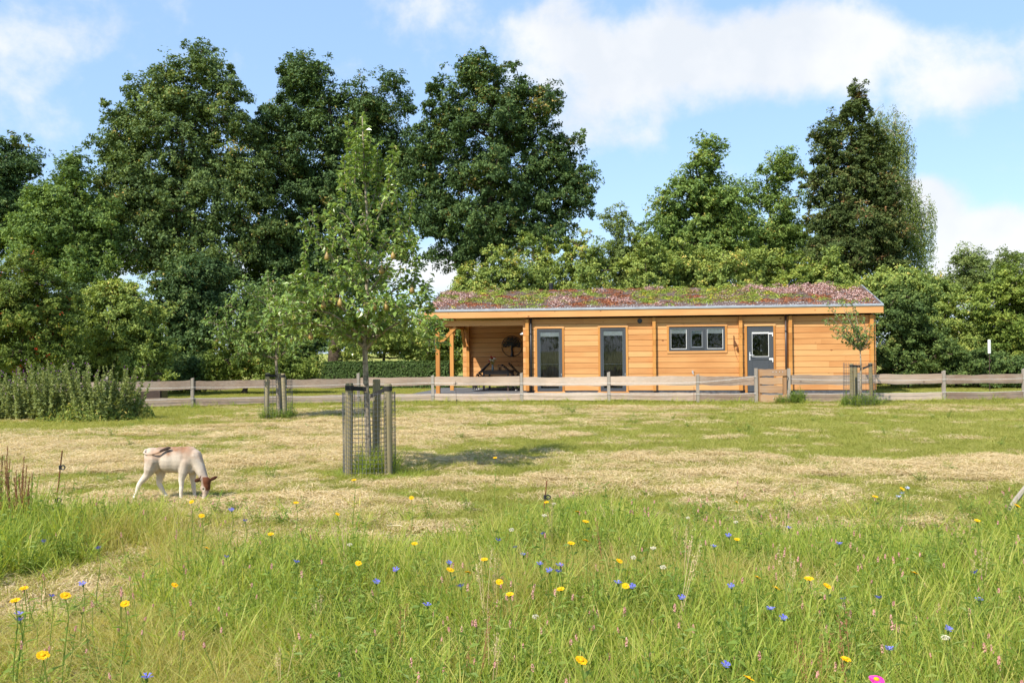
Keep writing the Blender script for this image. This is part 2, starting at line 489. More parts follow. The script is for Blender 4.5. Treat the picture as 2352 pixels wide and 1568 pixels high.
M_PEARF = plain('pear skin', (0.30, 0.20, 0.06), 0.5, 0.4, var=0.35, scale=14)
def sedum_mat():
    t = NT('sedum plants')
    return t.done(t.bsdf(t.attr('col').outputs['Color'], 0.75, 0.2))
M_SEDUM = sedum_mat()

# ------------------------------------------------------------------ foliage arrays
def leaf_arrays(pos, nrm, along, Ls, Ws, fold=0.25):
    """folded diamond leaves: 4 points, 2 triangles each"""
    nrm = nrm / (np.linalg.norm(nrm, axis=1)[:, None] + 1e-9)
    along = along - nrm * (along * nrm).sum(1)[:, None]
    along = along / (np.linalg.norm(along, axis=1)[:, None] + 1e-9)
    side = np.cross(nrm, along)
    Ls, Ws = Ls[:, None], Ws[:, None]
    a = pos - along * Ls * 0.5
    c = pos + along * Ls * 0.5 - nrm * Ls * 0.12
    m = pos - along * Ls * 0.05 + nrm * Ws * fold
    v = np.stack([a, m + side * Ws * 0.5, c, m - side * Ws * 0.5], 1).reshape(-1, 3)
    i = np.arange(len(pos))[:, None] * 4
    f = np.stack([i + [0, 2, 1], i + [0, 3, 2]], 1).reshape(-1, 3)
    return v, f
def rvec(n, rng=RNG):
    v = rng.normal(size=(n, 3))
    return v / (np.linalg.norm(v, axis=1)[:, None] + 1e-9)

TREE_K = 1.15
def tree(name, label, base, lobes, leaf, bark, clumps=300, per=140, size=0.19, rc=0.75, trunk_r=0.25, group=None, cat='tree', trunk_top=None,
         droop=0.0, seed=1, shell=0.55, flat=0.75, lean=0.0, limb_n=6, berries=0, spread_var=0.5, twig_r=0.022, leafbias=0.0, crook=0.5):
    """trunk with limbs and a crown of many single leaves set in uneven clumps; lobes = ellipsoids (centre, radii) in world metres"""
    rng = np.random.default_rng(seed)
    clumps = int(clumps * TREE_K); size *= 0.73; rc *= 1.02; per = int(per * 2.1)
    base = np.array(base, float)
    cs = np.array([l[0] for l in lobes], float) - base
    rs = np.array([l[1] for l in lobes], float)
    vol = (rs.prod(1)) ** 0.75
    k = rng.choice(len(lobes), clumps, p=vol / vol.sum())
    d = rvec(clumps, rng)
    r = (shell + (1 - shell) * rng.random(clumps)) * np.where(rng.random(clumps) < 0.25, rng.random(clumps) ** 0.5, 1.0)
    wob = fbm(d[:, 0] * 1.7 + d[:, 2] * 2.1 + seed + k * 3.7, d[:, 1] * 1.9 - d[:, 2] * 1.3 + k * 1.9, seed, 3)
    r = r * (0.62 + 0.72 * wob)
    far_ = rng.random(clumps) < 0.12
    r = np.where(far_, np.maximum(r, 0.84 + 0.2 * rng.random(clumps)), r)
    cen = cs[k] + d * rs[k] * r[:, None]
    cen[:, 2] = np.maximum(cen[:, 2], 0.35)
    # --- skeleton
    top = cs[:, 2].max() * 0.92 if trunk_top is None else trunk_top
    mid = np.average(cs, axis=0, weights=vol)
    nt = 9
    tz = np.linspace(0, top, nt)
    tx = mid[0] * (tz / max(top, .1)) ** 1.2 + crook * 0.25 * np.sin(tz * 0.8 + seed) * (tz / max(top, .1))
    ty = mid[1] * (tz / max(top, .1)) ** 1.2
    trunk = np.stack([tx, ty, tz], 1)
    tr = trunk_r * (1 - 0.85 * (tz / max(top, .1)) ** 0.8) + 0.01
    tr[0] *= 1.35
    mb = MB()
    mb.tube(trunk, tr, 8)
    nodes = [trunk[2:]]
    for c, q in zip(cs, rs):
        for _ in range(max(1, int(limb_n / max(1, len(cs)) + 0.5))):
            tgt = c + rvec(1, rng)[0] * q * 0.45
            cand = trunk[1:]
            cost = np.linalg.norm(cand - tgt, axis=1) + 1.2 * np.maximum(0, cand[:, 2] - tgt[2] + 0.25 * np.linalg.norm(tgt[:2] - cand[:, :2], axis=1))
            j = int(np.argmin(cost)) + 1
            a = trunk[j]
            s = np.linspace(0, 1, 7)[:, None]
            ctrl = (a + tgt) / 2 + np.array([0, 0, -0.12 * np.linalg.norm(tgt - a)]) + rng.normal(size=3) * 0.08 * np.linalg.norm(tgt - a)
            pts = (1 - s) ** 2 * a + 2 * s * (1 - s) * ctrl + s ** 2 * tgt
            r0 = min(tr[j] * 0.75, trunk_r * 0.45)
            mb.tube(pts, np.linspace(r0, max(twig_r, r0 * 0.25), 7), 6)
            nodes.append(pts[1:])
    nodes = np.concatenate(nodes)
    order = np.argsort(np.linalg.norm(cen - mid, axis=1))
    nl = [nodes]
    cur = nodes
    for q in order:
        c = cen[q]
        cost = np.linalg.norm(cur - c, axis=1) + 0.6 * np.maximum(0, cur[:, 2] - c[2])
        a = cur[int(np.argmin(cost))]
        m = (a + c) / 2 + rng.normal(size=3) * 0.1 * np.linalg.norm(c - a)
        L_ = np.linalg.norm(c - a)
        mb.tube([a, m, c], [twig_r * (1 + 0.5 * L_), twig_r * (0.8 + 0.2 * L_), twig_r * 0.4], 4, caps=False)
        cur = np.vstack([cur, m, a * 0.3 + c * 0.7])
    # --- leaves
    pc = np.maximum(8, (per * (1 + spread_var * (rng.random(clumps) - 0.5) * 2)).astype(int))
    idx = np.repeat(np.arange(clumps), pc)
    n = len(idx)
    crad = rc * (0.55 + 0.9 * rng.random(clumps)) * np.where(far_, 0.7, 1.0)
    dd = rvec(n, rng)
    rr = rng.random(n) ** 0.45
    off = dd * (rr * crad[idx])[:, None] * np.array([1, 1, flat])
    # each clump is itself made of a few sprays
    sp = rvec(clumps * 11, rng).reshape(clumps, 11, 3) * (0.35 + 0.65 * rng.random((clumps, 11, 1)))
    off = off * 0.36 + sp[idx, rng.integers(0, 11, n)] * crad[idx][:, None] * np.array([1, 1, flat])
    if droop:
        hang = rng.random(n) ** 1.3 * droop
        off[:, 2] -= hang; off[:, :2] *= (1 - 0.4 * hang / droop)[:, None]
    pos = cen[idx] + off
    pos[:, 2] = np.maximum(pos[:, 2], 0.08 + 0.1 * rng.random(n))
    out = pos - mid
    out /= np.linalg.norm(out, axis=1)[:, None] + 1e-9
    nrm = 0.5 * out + 0.18 * off / (np.linalg.norm(off, axis=1)[:, None] + 1e-9) + np.array([0, 0, 0.45]) + 0.85 * rvec(n, rng)
    al = rvec(n, rng) + 0.6 * off / (np.linalg.norm(off, axis=1)[:, None] + 1e-9) + np.array([0, 0, -0.35 - (1.2 if droop else 0)])
    Ls = size * (0.65 + 0.7 * rng.random(n))
    nn_ = nrm / (np.linalg.norm(nrm, axis=1)[:, None] + 1e-9)
    al = al - nn_ * (al * nn_).sum(1)[:, None]
    al /= np.linalg.norm(al, axis=1)[:, None] + 1e-9
    sd_ = np.cross(nn_, al)
    wd_ = Ls * (0.72 if not droop else 0.55)
    v = np.stack([pos - al * (Ls * 0.45)[:, None] + sd_ * (wd_ * 0.5)[:, None], pos - al * (Ls * 0.3)[:, None] - sd_ * (wd_ * 0.5)[:, None], pos + al * (Ls * 0.6)[:, None]], 1).reshape(-1, 3)
    f = np.arange(3 * n).reshape(-1, 3)
    cv = np.clip(0.45 + 0.16 * rng.normal(size=clumps), 0.1, 0.85)
    var = np.clip(cv[idx] + 0.17 * rng.normal(size=n) + leafbias, 0, 1)
    lm = MB()
    lm.add(v, f, np.repeat(var, 3))
    o = thing(name, label, cat, tuple(base), 0, group)
    mb.build('trunk', bark, o, True)
    cr = lm.build('crown', leaf, o)
    if berries:
        bm = MB()
        pick = rng.choice(clumps, berries)
        for q in pick:
            c = cen[q] + rvec(1, rng)[0] * crad[q] * 0.8
            for _ in range(6):
                bm.ball(c + rng.normal(size=3) * 0.035, 0.019, 5, 3)
        b = bm.build('berries', M_RED, o)
        b['kind'] = 'stuff'
    return o

def lobes_px(d, specs, rd=0.85):
    """ellipsoids given by where they stand in the view at depth d; each may carry its own depth shift"""
    out = []
    for s in specs:
        x, y, rx, ry = s[:4]
        dz = s[4] if len(s) > 4 else 0.0
        dd = d + dz
        c = at(x, y, dd)
        out.append(((c.x, c.y, c.z), (rx / F * dd, max(0.5, rx / F * dd * rd), ry / F * dd)))
    return out
def foot(x, d):
    c = at(x, 800, d)
    return (c.x, c.y, 0)

# ------------------------------------------------------------------ ground
def straw_map(x, y):
    """0 = green turf, 1 = lying hay"""
    n = fbm(x * 0.35 + 5, y * 0.8 + 2, 3, 6)
    fine = fbm(x * 1.6, y * 4.2, 11, 4)
    s = 0.20 + 1.6 * (n - 0.5) + 2.3 * (fine - 0.5)
    s = s + 0.26 * sstep(2.0, -4.0, x) * sstep(24.5, 21, y)         # drier to the left
    s = s - 0.62 * sstep(-1.0, 6.0, x) * sstep(12.8, 15.5, y) * sstep(27, 21, y)  # greener sweep on the right
    s = s - 0.25 * sstep(10.8, 9.3, y)
    s = s + 0.16 * sstep(10.0, 11.4, y) * sstep(14.2, 12.6, y) * sstep(-1.0, 3.0, x)  # windrow across the right
    s = s - 0.9 * sstep(26.2, 27.6, y + 0.10 * x)                   # green foot of the fence and lawn beyond
    s = s - 0.7 * sstep(-6.0, -9.5, x) * sstep(17.5, 21.0, y)
    bay = sstep(-2.4, -2.8, x) * sstep(9.0, 8.4, y)
    s = s * (1 - 0.6 * bay) + 0.15 * bay
    dpear = np.hypot(x + 1.87, y - 12.0)
    s = s - 0.8 * sstep(1.1, 0.35, dpear)
    return np.clip(s, 0, 1)

def make_ground():
    def axis(a, b, step, far, grow=1.35):
        c = list(np.arange(a, b + 1e-6, step))
        s = step
        x = a
        lo = []
        while x > -far:
            s *= grow; x -= s; lo.append(x)
        x = b; s = step
        hi = []
        while x < far:
            s *= grow; x += s; hi.append(x)
        return np.array(lo[::-1] + c + hi)
    xs = axis(-17, 19, 0.18, 700)
    ys = axis(1.0, 31, 0.17, 700)
    X, Y = np.meshgrid(xs, ys)
    Z = 0.05 * (fbm(X * 0.6, Y * 0.6, 21, 4) - 0.5) * ((X > -20) & (X < 20) & (Y < 31) & (Y > 0)) - 0.0
    Z = Z * sstep(31, 27, Y)
    ny, nx = X.shape
    v = np.stack([X, Y, Z], -1).reshape(-1, 3)
    i = (np.arange(ny - 1)[:, None] * nx + np.arange(nx - 1)[None]).reshape(-1, 1)
    f = np.concatenate([i, i + 1, i + nx + 1, i + nx], 1)
    t = NT('field turf and hay')
    fac = t.attr('var').outputs['Fac']
    p = t.obj()
    n = t.noise(t.mapping(p, (1, 2.0, 1)), 7.0, 8, 0.65)
    n2 = t.noise(p, 45.0, 4, 0.7)
    fac = t.math('ADD', fac, t.math('MULTIPLY', t.math('SUBTRACT', n, 0.5), 0.8), clamp=True)
    green = t.ramp(n2, [(0.25, (0.17, 0.19, 0.042)), (0.5, (0.29, 0.30, 0.07)), (0.8, (0.40, 0.38, 0.115))])
    hay = t.ramp(n2, [(0.25, (0.28, 0.22, 0.105)), (0.5, (0.48, 0.385, 0.20)), (0.8, (0.64, 0.53, 0.32))])
    col = t.mix(fac, green, hay)
    m = t.done(t.bsdf(col, 0.95, 0.1, bump=t.math('ADD', n, n2), bstr=0.8, bdist=0.05))
    mb = MB()
    mb.add(v, f, straw_map(X, Y).reshape(-1))
    o = mb.build('ground', m, None, True)
    tag(o, kind='structure')
    return o
make_ground()

# ------------------------------------------------------------------ the log house
HA = Vector((-2.68, 33.5, 0))
HYAW = rad(-7.528)
HM = Matrix.Translation(HA) @ Matrix.Rotation(HYAW, 4, 'Z')
def hw(u, v, z=0.0):
    return HM @ Vector((u, v, z))
ROW0, ROWH = 0.168, 0.1955
ROWS = 13

def board_mesh(u0, u1, z0, z1, v0=0.0, th=0.045, ch=0.012):
    mb = MB()
    poly = [(v0 + ch * 1.7, z0 + 0.003), (v0, z0 + ch * 0.8), (v0, z1 - ch * 0.45), (v0 + ch * 1.2, z1 - 0.003), (v0 + th, z1 - 0.003), (v0 + th, z0 + 0.003)]
    mb.prism(poly, 0, u0, u1)
    return mb

def build_house():
    H = thing('log_cabin', 'orange timber cabin with open porch and flowering sedum roof behind the fence', 'cabin', tuple(HA), HYAW)
    # --- core with recesses behind the openings
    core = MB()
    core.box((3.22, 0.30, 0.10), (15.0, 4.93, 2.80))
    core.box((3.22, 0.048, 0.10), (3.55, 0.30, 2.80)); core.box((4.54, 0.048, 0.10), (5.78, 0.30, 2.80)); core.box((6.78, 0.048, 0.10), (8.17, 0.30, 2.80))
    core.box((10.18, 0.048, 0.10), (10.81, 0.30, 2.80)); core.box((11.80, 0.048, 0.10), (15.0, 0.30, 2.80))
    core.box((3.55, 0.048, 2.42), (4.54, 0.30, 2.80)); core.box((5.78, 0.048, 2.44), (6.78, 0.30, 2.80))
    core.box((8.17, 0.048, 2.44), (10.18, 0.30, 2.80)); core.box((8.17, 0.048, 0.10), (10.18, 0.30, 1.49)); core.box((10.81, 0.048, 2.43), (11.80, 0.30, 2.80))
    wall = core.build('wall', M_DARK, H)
    # --- openings (trim outline)
    OP = [(3.53, 4.56, 0.13, 2.44), (5.76, 6.795, 0.13, 2.455), (8.15, 10.197, 1.465, 2.455), (10.79, 11.82, 0.08, 2.45)]
    strips = [(3.20, 3.315), (7.65, 7.76), (10.588, 10.703), (12.247, 12.36), (14.912, 15.03)]
    for r in range(ROWS):
        z0, z1 = ROW0 + r * ROWH, ROW0 + (r + 1) * ROWH
        z1 = min(z1, 2.72)
        if z1 - z0 < 0.05:
            continue
        cuts = [(3.10, 3.10), (15.122, 15.122)]
        for a, b, c, d in OP:
            if min(z1, d) - max(z0, c) > 0.2 * (z1 - z0):
                cuts.append((a + 0.03, b - 0.03))
                if z1 > d + 0.012:
                    board_mesh(a + 0.031, b - 0.031, d - 0.03, z1).build('board', W_BOARD, wall)
                if z0 < c - 0.012:
                    board_mesh(a + 0.031, b - 0.031, z0, c + 0.03).build('board', W_BOARD, wall)
        for a, b in strips:
            cuts.append((a, b))
        cuts.sort()
        for (a0, a1), (b0, b1) in zip(cuts, cuts[1:]):
            if b0 - a1 > 0.03:
                u0, u1 = a1 + 0.001, b0 - 0.001
                us = [u0, u1]
                if u1 - u0 > 1.9 and random.random() < 0.45:
                    us.insert(1, u0 + (u1 - u0) * random.uniform(0.25, 0.75))
                for x0, x1 in zip(us, us[1:]):
                    board_mesh(x0 + (0.0012 if x0 != u0 else 0), x1 - (0.0012 if x1 != u1 else 0), z0, z1, random.uniform(-0.0025, 0.0025)).build('board', W_BOARD, wall)
        # crossing log ends, one per course
        for a, b in strips:
            j = random.uniform(-0.004, 0.004)
            mb = MB()
            mb.prism([(a + j, z0 + 0.008), (a + j + 0.006, z0 + 0.002), (b + j - 0.006, z0 + 0.002), (b + j, z0 + 0.008), (b + j, z1 - 0.008), (b + j - 0.006, z1 - 0.002), (a + j + 0.006, z1 - 0.002), (a + j, z1 - 0.008)], 1, -0.125 + j, 0.046) if False else \
                mb.box((a + j, -0.125 + j, z0 + 0.0025), (b + j, 0.046, z1 - 0.0025))
            mb.build('log_end', W_POST, wall)
    # right gable end, courses along the depth
    for r in range(ROWS):
        z0, z1 = ROW0 + r * ROWH, min(2.72, ROW0 + (r + 1) * ROWH)
        if z1 - z0 < 0.05:
            continue
        m = MB(); m.box((15.003, 0.06, z0 + 0.003), (15.05, 4.95, z1 - 0.003)); m.build('board', W_DEPTH, wall)
        # porch side of the cabin
        m = MB(); m.box((3.17, 0.06, z0 + 0.003), (3.215, 4.93, z1 - 0.003)); m.build('board', W_DEPTH, wall)
        # rear wall, porch bay first
        board_mesh(0.0, 3.165, z0, z1, 4.94).build('board', W_BOARD, wall)
        m = MB(); m.box((3.17, 4.94, z0 + 0.002), (15.12, 4.985, z1 - 0.002)); m.build('board', W_BOARD, wall)
        m = MB(); m.box((0.19, 4.72, z0 + 0.0025), (0.305, 4.938, z1 - 0.0025)); m.build('log_end', W_POST, wall)
    m = MB(); m.box((0.02, 4.987, 0.17), (15.1, 5.01, 2.72)); m.build('light_stop_panel', M_DARK, wall)  # added backing, keeps sky light from leaking through the rear board gaps
    # gable triangles
    for u0, u1 in ((15.0, 15.045), (3.17, 3.21)):
        m = MB(); m.prism([(0.0, 2.725), (2.65, 3.60), (5.3, 2.725)], 0, u0, u1); m.build('gable_panel', W_DEPTH, H)
    m = MB(); m.box((3.12, 0.02, 0.012), (15.06, 4.9, 0.16)); m.build('plinth', M_PLINTH, H)
    # --- trims
    def trim(u0, u1, z0, z1, w, sill, parent):
        for k, (a, b) in enumerate((((u0, -0.022, z0), (u0 + w, 0.03, z1 - w)), ((u1 - w, -0.022, z0), (u1, 0.03, z1 - w)), ((u0 - 0.012, -0.026, z1 - w), (u1 + 0.012, 0.03, z1)))):
            m = MB(); m.box(a, b); m.build('trim', W_BOARD if k == 2 else W_POST, parent)
        if sill == 'trim':
            m = MB(); m.box((u0, -0.026, z0 - 0.001), (u1, 0.03, z0 + w)); m.build('trim', W_BOARD, parent)
        if sill == 'sill':
            m = MB(); m.box((u0 - 0.03, -0.07, z0 - 0.03), (u1 + 0.03, 0.03, z0 + 0.012)); m.build('sill', W_BOARD, parent)
    def ring(mb, u0, u1, z0, z1, w, v0, v1):
        mb.box((u0, v0, z0), (u0 + w, v1, z1)); mb.box((u1 - w, v0, z0), (u1, v1, z1))
        mb.box((u0 + w, v0 + 0.001, z0), (u1 - w, v1, z0 + w)); mb.box((u0 + w, v0 + 0.001, z1 - w), (u1 - w, v1, z1))
    # tall windows with gauze blinds
    for (u0, u1, z0, z1) in OP[:2]:
        fu0, fu1, fz0, fz1 = u0 + 0.075, u1 - 0.075, z0 + 0.02, z1 - 0.095
        m = MB(); ring(m, fu0, fu1, fz0, fz1, 0.055, -0.030, 0.046)
        win = m.build('window', M_FRAME, H)
        m = MB(); ring(m, fu0 + 0.057, fu1 - 0.057, fz0 + 0.057, fz1 - 0.057, 0.05, -0.016, 0.046); m.build('sash', M_FRAME, win)
        m = MB(); m.box((fu0 + 0.108, -0.009, fz0 + 0.108), (fu1 - 0.108, -0.004, fz1 - 0.108)); m.build('pane', M_GLASS, win)
        m = MB()
        uu = np.linspace(fu0 + 0.10, fu1 - 0.10, 40); vv = 0.075 + 0.008 * np.sin(uu * 60) + 0.01 * np.sin(uu * 17)
        v = np.concatenate([np.stack([uu, vv, np.full(40, fz0 + 0.09)], 1), np.stack([uu, vv, np.full(40, fz1 - 0.09)], 1)])
        i = np.arange(39)[:, None]; m.add(v, np.concatenate([i, i + 1, i + 41, i + 40], 1)); m.build('gauze_blind', M_CURTAIN, win, True)
        m = MB(); m.box((fu0 + 0.11, 0.002, fz1 - 0.235), (fu1 - 0.11, 0.03, fz1 - 0.112)); m.box((fu0 + 0.11, -0.001, fz1 - 0.262), (fu1 - 0.11, 0.03, fz1 - 0.237)); m.build('roller_blind', M_WHITE, win)
        m = MB(); m.box((fu0 + 0.109, 0.02, fz0 + 0.95), (fu1 - 0.109, 0.035, fz0 + 0.958)); m.box((fu0 + 0.109, 0.02, fz0 + 0.11), (fu0 + 0.121, 0.035, fz1 - 0.24)); m.box((fu1 - 0.121, 0.02, fz0 + 0.11), (fu1 - 0.109, 0.035, fz1 - 0.24)); m.build('screen_frame', M_ZINC, win)
        m = MB(); m.box((fu1 - 0.038, -0.045, fz0 + 0.55), (fu1 - 0.018, -0.028, fz0 + 0.63)); m.build('catch', M_ZINC, win)
        trim(u0, u1, z0, z1, 0.07, 'sill', win)
    # three light window
    u0, u1, z0, z1 = OP[2]
    fu0, fu1, fz0, fz1 = 8.216, 10.118, 1.547, 2.355
    m = MB(); ring(m, fu0, fu1, fz0, fz1, 0.06, -0.030, 0.046)
    win = m.build('window', M_FRAME, H)
    w3 = (fu1 - fu0 - 0.12) / 3
    for k in (1, 2):
        x = fu0 + 0.06 + k * w3
        m = MB(); m.box((x - 0.05, -0.027, fz0 + 0.06), (x + 0.05, 0.046, fz1 - 0.06)); m.build('mullion', M_FRAME, win)
    for k in range(3):
        a, b = fu0 + 0.06 + k * w3 + (0.05 if k else 0), fu0 + 0.06 + (k + 1) * w3 - (0.05 if k < 2 else 0)
        zb, zt = fz0 + 0.06, fz1 - 0.06
        if k == 1:
            m = MB(); ring(m, a + 0.004, b - 0.004, zb + 0.004, zt - 0.004, 0.055, -0.048, 0.04); m.build('sash', M_FRAME, win)
            a, b, zb, zt = a + 0.06, b - 0.06, zb + 0.06, zt - 0.06
        m = MB(); m.box((a, -0.008, zb), (b, -0.003, zt)); m.build('pane', M_GLASS, win)
        m = MB(); ring(m, a + 0.001, b - 0.001, zb + 0.001, zt - 0.001, 0.014, -0.016 if k != 1 else -0.024, 0.011); m.build('glazing_bead', M_WHITE if k != 1 else M_ZINC, win)
        m = MB()
        hb = 0.14 if k != 1 else 0.09
        for q in range(6):
            m.box((a + 0.016, 0.002, zt - 0.016 - hb * (q + 1) / 6 + 0.003), (b - 0.016, 0.02, zt - 0.016 - hb * q / 6))
        m.build('venetian_blind', M_WHITE if k != 1 else M_ZINC, win)
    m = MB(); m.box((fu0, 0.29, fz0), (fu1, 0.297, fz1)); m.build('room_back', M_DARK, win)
    m = MB(); m.box((fu1 - 0.36, 0.20, fz0), (fu1 - 0.02, 0.21, fz1)); m.build('inner_wall', M_CURTAIN, win)
    trim(u0, u1, z0, z1, 0.07, 'trim', win)
    # stable door
    u0, u1, z0, z1 = OP[3]
    du0, du1, dz0, dz1 = 10.879, 11.748, 0.12, 2.345
    m = MB(); ring(m, du0, du1, dz0, dz1, 0.045, -0.028, 0.046)
    m.box((du0 + 0.047, -0.020, dz0 + 0.047), (du0 + 0.15, 0.04, dz1 - 0.047)); m.box((du1 - 0.15, -0.020, dz0 + 0.047), (du1 - 0.047, 0.04, dz1 - 0.047))
    m.box((du0 + 0.15, -0.0195, dz1 - 0.17), (du1 - 0.15, 0.04, dz1 - 0.047)); m.box((du0 + 0.15, -0.0195, dz0 + 0.047), (du1 - 0.15, 0.04, dz0 + 0.15)); m.box((du0 + 0.15, -0.024, 1.22), (du1 - 0.15, 0.04, 1.318))
    door = m.build('door', M_FRAME, H)
    m = MB(); m.box((du0 + 0.152, -0.010, dz0 + 0.152), (du1 - 0.152, 0.03, 1.218)); m.build('lower_panel', M_FRAME, door)
    m = MB(); m.box((11.03, 0.010, 1.32), (11.597, 0.016, 2.173)); m.build('pane', M_GLASS, door)
    m = MB(); ring(m, 11.031, 11.596, 1.32, 2.172, 0.014, -0.012, 0.009); m.box((11.045, -0.004, 2.11), (11.582, 0.008, 2.158)); m.build('glazing_bead', M_WHITE, door)
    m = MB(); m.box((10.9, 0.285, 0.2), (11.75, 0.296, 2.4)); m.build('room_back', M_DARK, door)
    m = MB(); m.box((11.33, 0.18, 0.2), (11.74, 0.19, 2.4)); m.build('inner_wall', M_CURTAIN, door)
    m = MB(); m.ball((11.36, 0.15, 1.52), 0.035); m.build('inner_knob', M_ALU, door)
    m = MB(); m.box((10.935, -0.034, 1.20), (10.972, -0.021, 1.48)); m.tube([(10.953, -0.034, 1.37), (10.953, -0.085, 1.37), (10.97, -0.088, 1.37), (11.09, -0.088, 1.37)], 0.011, 8); m.build('handle', M_ALU, door)
    for z in (1.21, 2.09):
        m = MB(); m.box((11.60, -0.036, z), (11.705, -0.021, z + 0.06)); m.box((11.706, -0.05, z - 0.075), (11.732, -0.029, z + 0.06)); m.build('hinge', M_WHITE, door)
    trim(u0, u1, z0, z1, 0.075, None, door)
    # --- porch timbers
    for (u, v) in ((0.0, 0.07), (0.0, 2.65)):
        m = MB(); m.box((u - 0.07, v - 0.07, 0.085), (u + 0.07, v + 0.07, 2.485)); m.build('porch_post', W_POST, H)
    m = MB(); m.box((-0.17, 0.0, 2.49), (3.195, 0.14, 2.685)); m.build('porch_beam', W_BOARD, H)
    m = MB(); m.box((-0.07, 0.142, 2.488), (0.07, 4.93, 2.68)); m.build('side_beam', W_DEPTH, H)
    def brace(p, q, ax):
        m = MB()
        p, q = np.array(p, float), np.array(q, float)
        d = (q - p); d /= np.linalg.norm(d)
        s = np.array([0, 1, 0]) if ax == 'u' else np.array([1, 0, 0])
        n = np.cross(d, s)
        h = 0.055
        v = [p + a * s * h + b * n * h for a, b in ((-1, -1), (1, -1), (1, 1), (-1, 1))] + [q + a * s * h + b * n * h for a, b in ((-1, -1), (1, -1), (1, 1), (-1, 1))]
        m.add(v, [(0, 3, 2, 1), (4, 5, 6, 7), (0, 1, 5, 4), (1, 2, 6, 5), (2, 3, 7, 6), (3, 0, 4, 7)])
        m.build('brace', W_POST, H)
    brace((0.06, 0.07, 1.86), (0.66, 0.07, 2.46), 'u')
    brace((0.0, 2.72, 1.95), (0.0, 3.22, 2.47), 'v')
    brace((0.14, 4.66, 1.78), (0.14, 4.05, 2.50), 'v')
    # --- roof
    E0, ZE = -0.25, 2.845
    RV = 2.65
    zr = 3.84
    m = MB()
    m.prism([(E0, ZE), (E0, 3.005), (RV, zr), (2 * RV - E0, 3.005), (2 * RV - E0, ZE), (RV, zr - 0.17)], 0, -0.38, 15.28)
    roof = m.build('roof', W_BOARD, H)
    m = MB(); m.box((-0.411, E0 - 0.032, 2.765), (15.312, E0 - 0.002, 3.000)); m.build('fascia', W_BOARD, roof)
    m = MB(); m.box((-0.411, 2 * RV - E0 + 0.002, 2.765), (15.312, 2 * RV - E0 + 0.032, 3.0)); m.build('fascia', W_BOARD, roof)
    for a, b in ((-0.410, -0.382), (15.282, 15.310)):
        m = MB(); m.prism([(E0, 2.77), (E0, 3.0), (RV, zr - 0.003), (2 * RV - E0, 3.0), (2 * RV - E0, 2.77), (RV, zr - 0.235)], 0, a, b); m.build('bargeboard', W_DEPTH, roof)
    m = MB(); m.prism([(E0 - 0.060, 3.002), (E0 - 0.060, 3.058), (E0 - 0.040, 3.075), (E0 - 0.012, 3.075), (E0 - 0.012, 3.050), (E0 - 0.03, 3.040), (E0 - 0.03, 3.002)], 0, -0.43, 15.32); m.build('gutter', M_ZINC, roof)
    m = MB(); m.prism([(2 * RV - E0 + 0.060, 3.002), (2 * RV - E0 + 0.060, 3.06), (2 * RV - E0 + 0.02, 3.06), (2 * RV - E0 + 0.02, 3.002)], 0, -0.43, 15.32); m.build('gutter', M_ZINC, roof)
    for a, b in ((-0.430, -0.375), (15.275, 15.320)):
        m = MB(); m.prism([(E0, 3.008), (E0, 3.075), (RV, zr + 0.075), (2 * RV - E0, 3.075), (2 * RV - E0, 3.008), (RV, zr + 0.004)], 0, a, b); m.build('edge_flashing', M_ZINC, roof)
    m = MB(); m.prism([(E0 + 0.0, 3.009), (E0 + 0.0, 3.055), (RV, zr + 0.055), (2 * RV - E0, 3.055), (2 * RV - E0, 3.009), (RV, zr + 0.004)], 0, -0.37, 15.27); m.build('substrate', M_SOIL, roof)
    # sedum cushions
    rng = np.random.default_rng(5)
    PAL = {'pink': [(0.46, 0.27, 0.24), (0.58, 0.39, 0.35), (0.36, 0.19, 0.14), (0.66, 0.50, 0.45)],
           'green': [(0.22, 0.31, 0.04), (0.30, 0.38, 0.055), (0.15, 0.22, 0.03), (0.36, 0.41, 0.08)],
           'olive': [(0.20, 0.19, 0.045), (0.29, 0.25, 0.06), (0.24, 0.14, 0.05), (0.34, 0.31, 0.08)],
           'red': [(0.33, 0.10, 0.045), (0.40, 0.15, 0.07), (0.24, 0.08, 0.04), (0.38, 0.21, 0.10)],
           'yellow': [(0.52, 0.43, 0.03), (0.60, 0.50, 0.05), (0.34, 0.36, 0.05), (0.45, 0.42, 0.06)]}
    V_, F_, CC = [], [], []
    cnt = 0
    sl = (zr - 3.005) / (RV - E0)
    for side in (0, 1):
        n = 950 if side == 0 else 420
        for _ in range(n):
            u = rng.uniform(-0.28, 15.17)
            s = rng.uniform(0.06, 1.0) if rng.random() < 0.7 else rng.uniform(0.15, 1.0)
            ends = max(sstep(10.0, 14.6, u), 0.9 * sstep(1.3, 0.2, u))
            pn = float(fbm(u * 0.9, s * 3.2, 40)) + 0.25 * float(ends)
            rn = float(fbm(u * 1.1 + 9, s * 4, 60))
            if s < 0.2 and rng.random() < 0.5:
                continue
            if pn > 0.70: ty = 'pink'
            elif rn > 0.60: ty = 'red'
            elif rng.random() < 0.06: ty = 'yellow'
            elif s < 0.22 and rng.random() < 0.4: ty = 'red'
            else: ty = 'green' if rng.random() < 0.62 else ('olive' if rng.random() < 0.85 else 'pink')
            R = rng.uniform(0.09, 0.24) * (1.15 if ty == 'pink' else 1.0)
            hgt = {'pink': 0.115, 'green': 0.075, 'olive': 0.06, 'red': 0.035, 'yellow': 0.085}[ty] * rng.uniform(0.8, 1.4)
            k = int(34 + 1150 * R * R)
            a = rng.random(k) * 2 * PI
            q = rng.random(k) ** 0.5
            lumps = 1 + 0.25 * np.sin(a * 3 + u * 9)
            pu, pv = u + R * q * np.cos(a) * lumps * 1.25, R * 0.8 * q * np.sin(a) * lumps
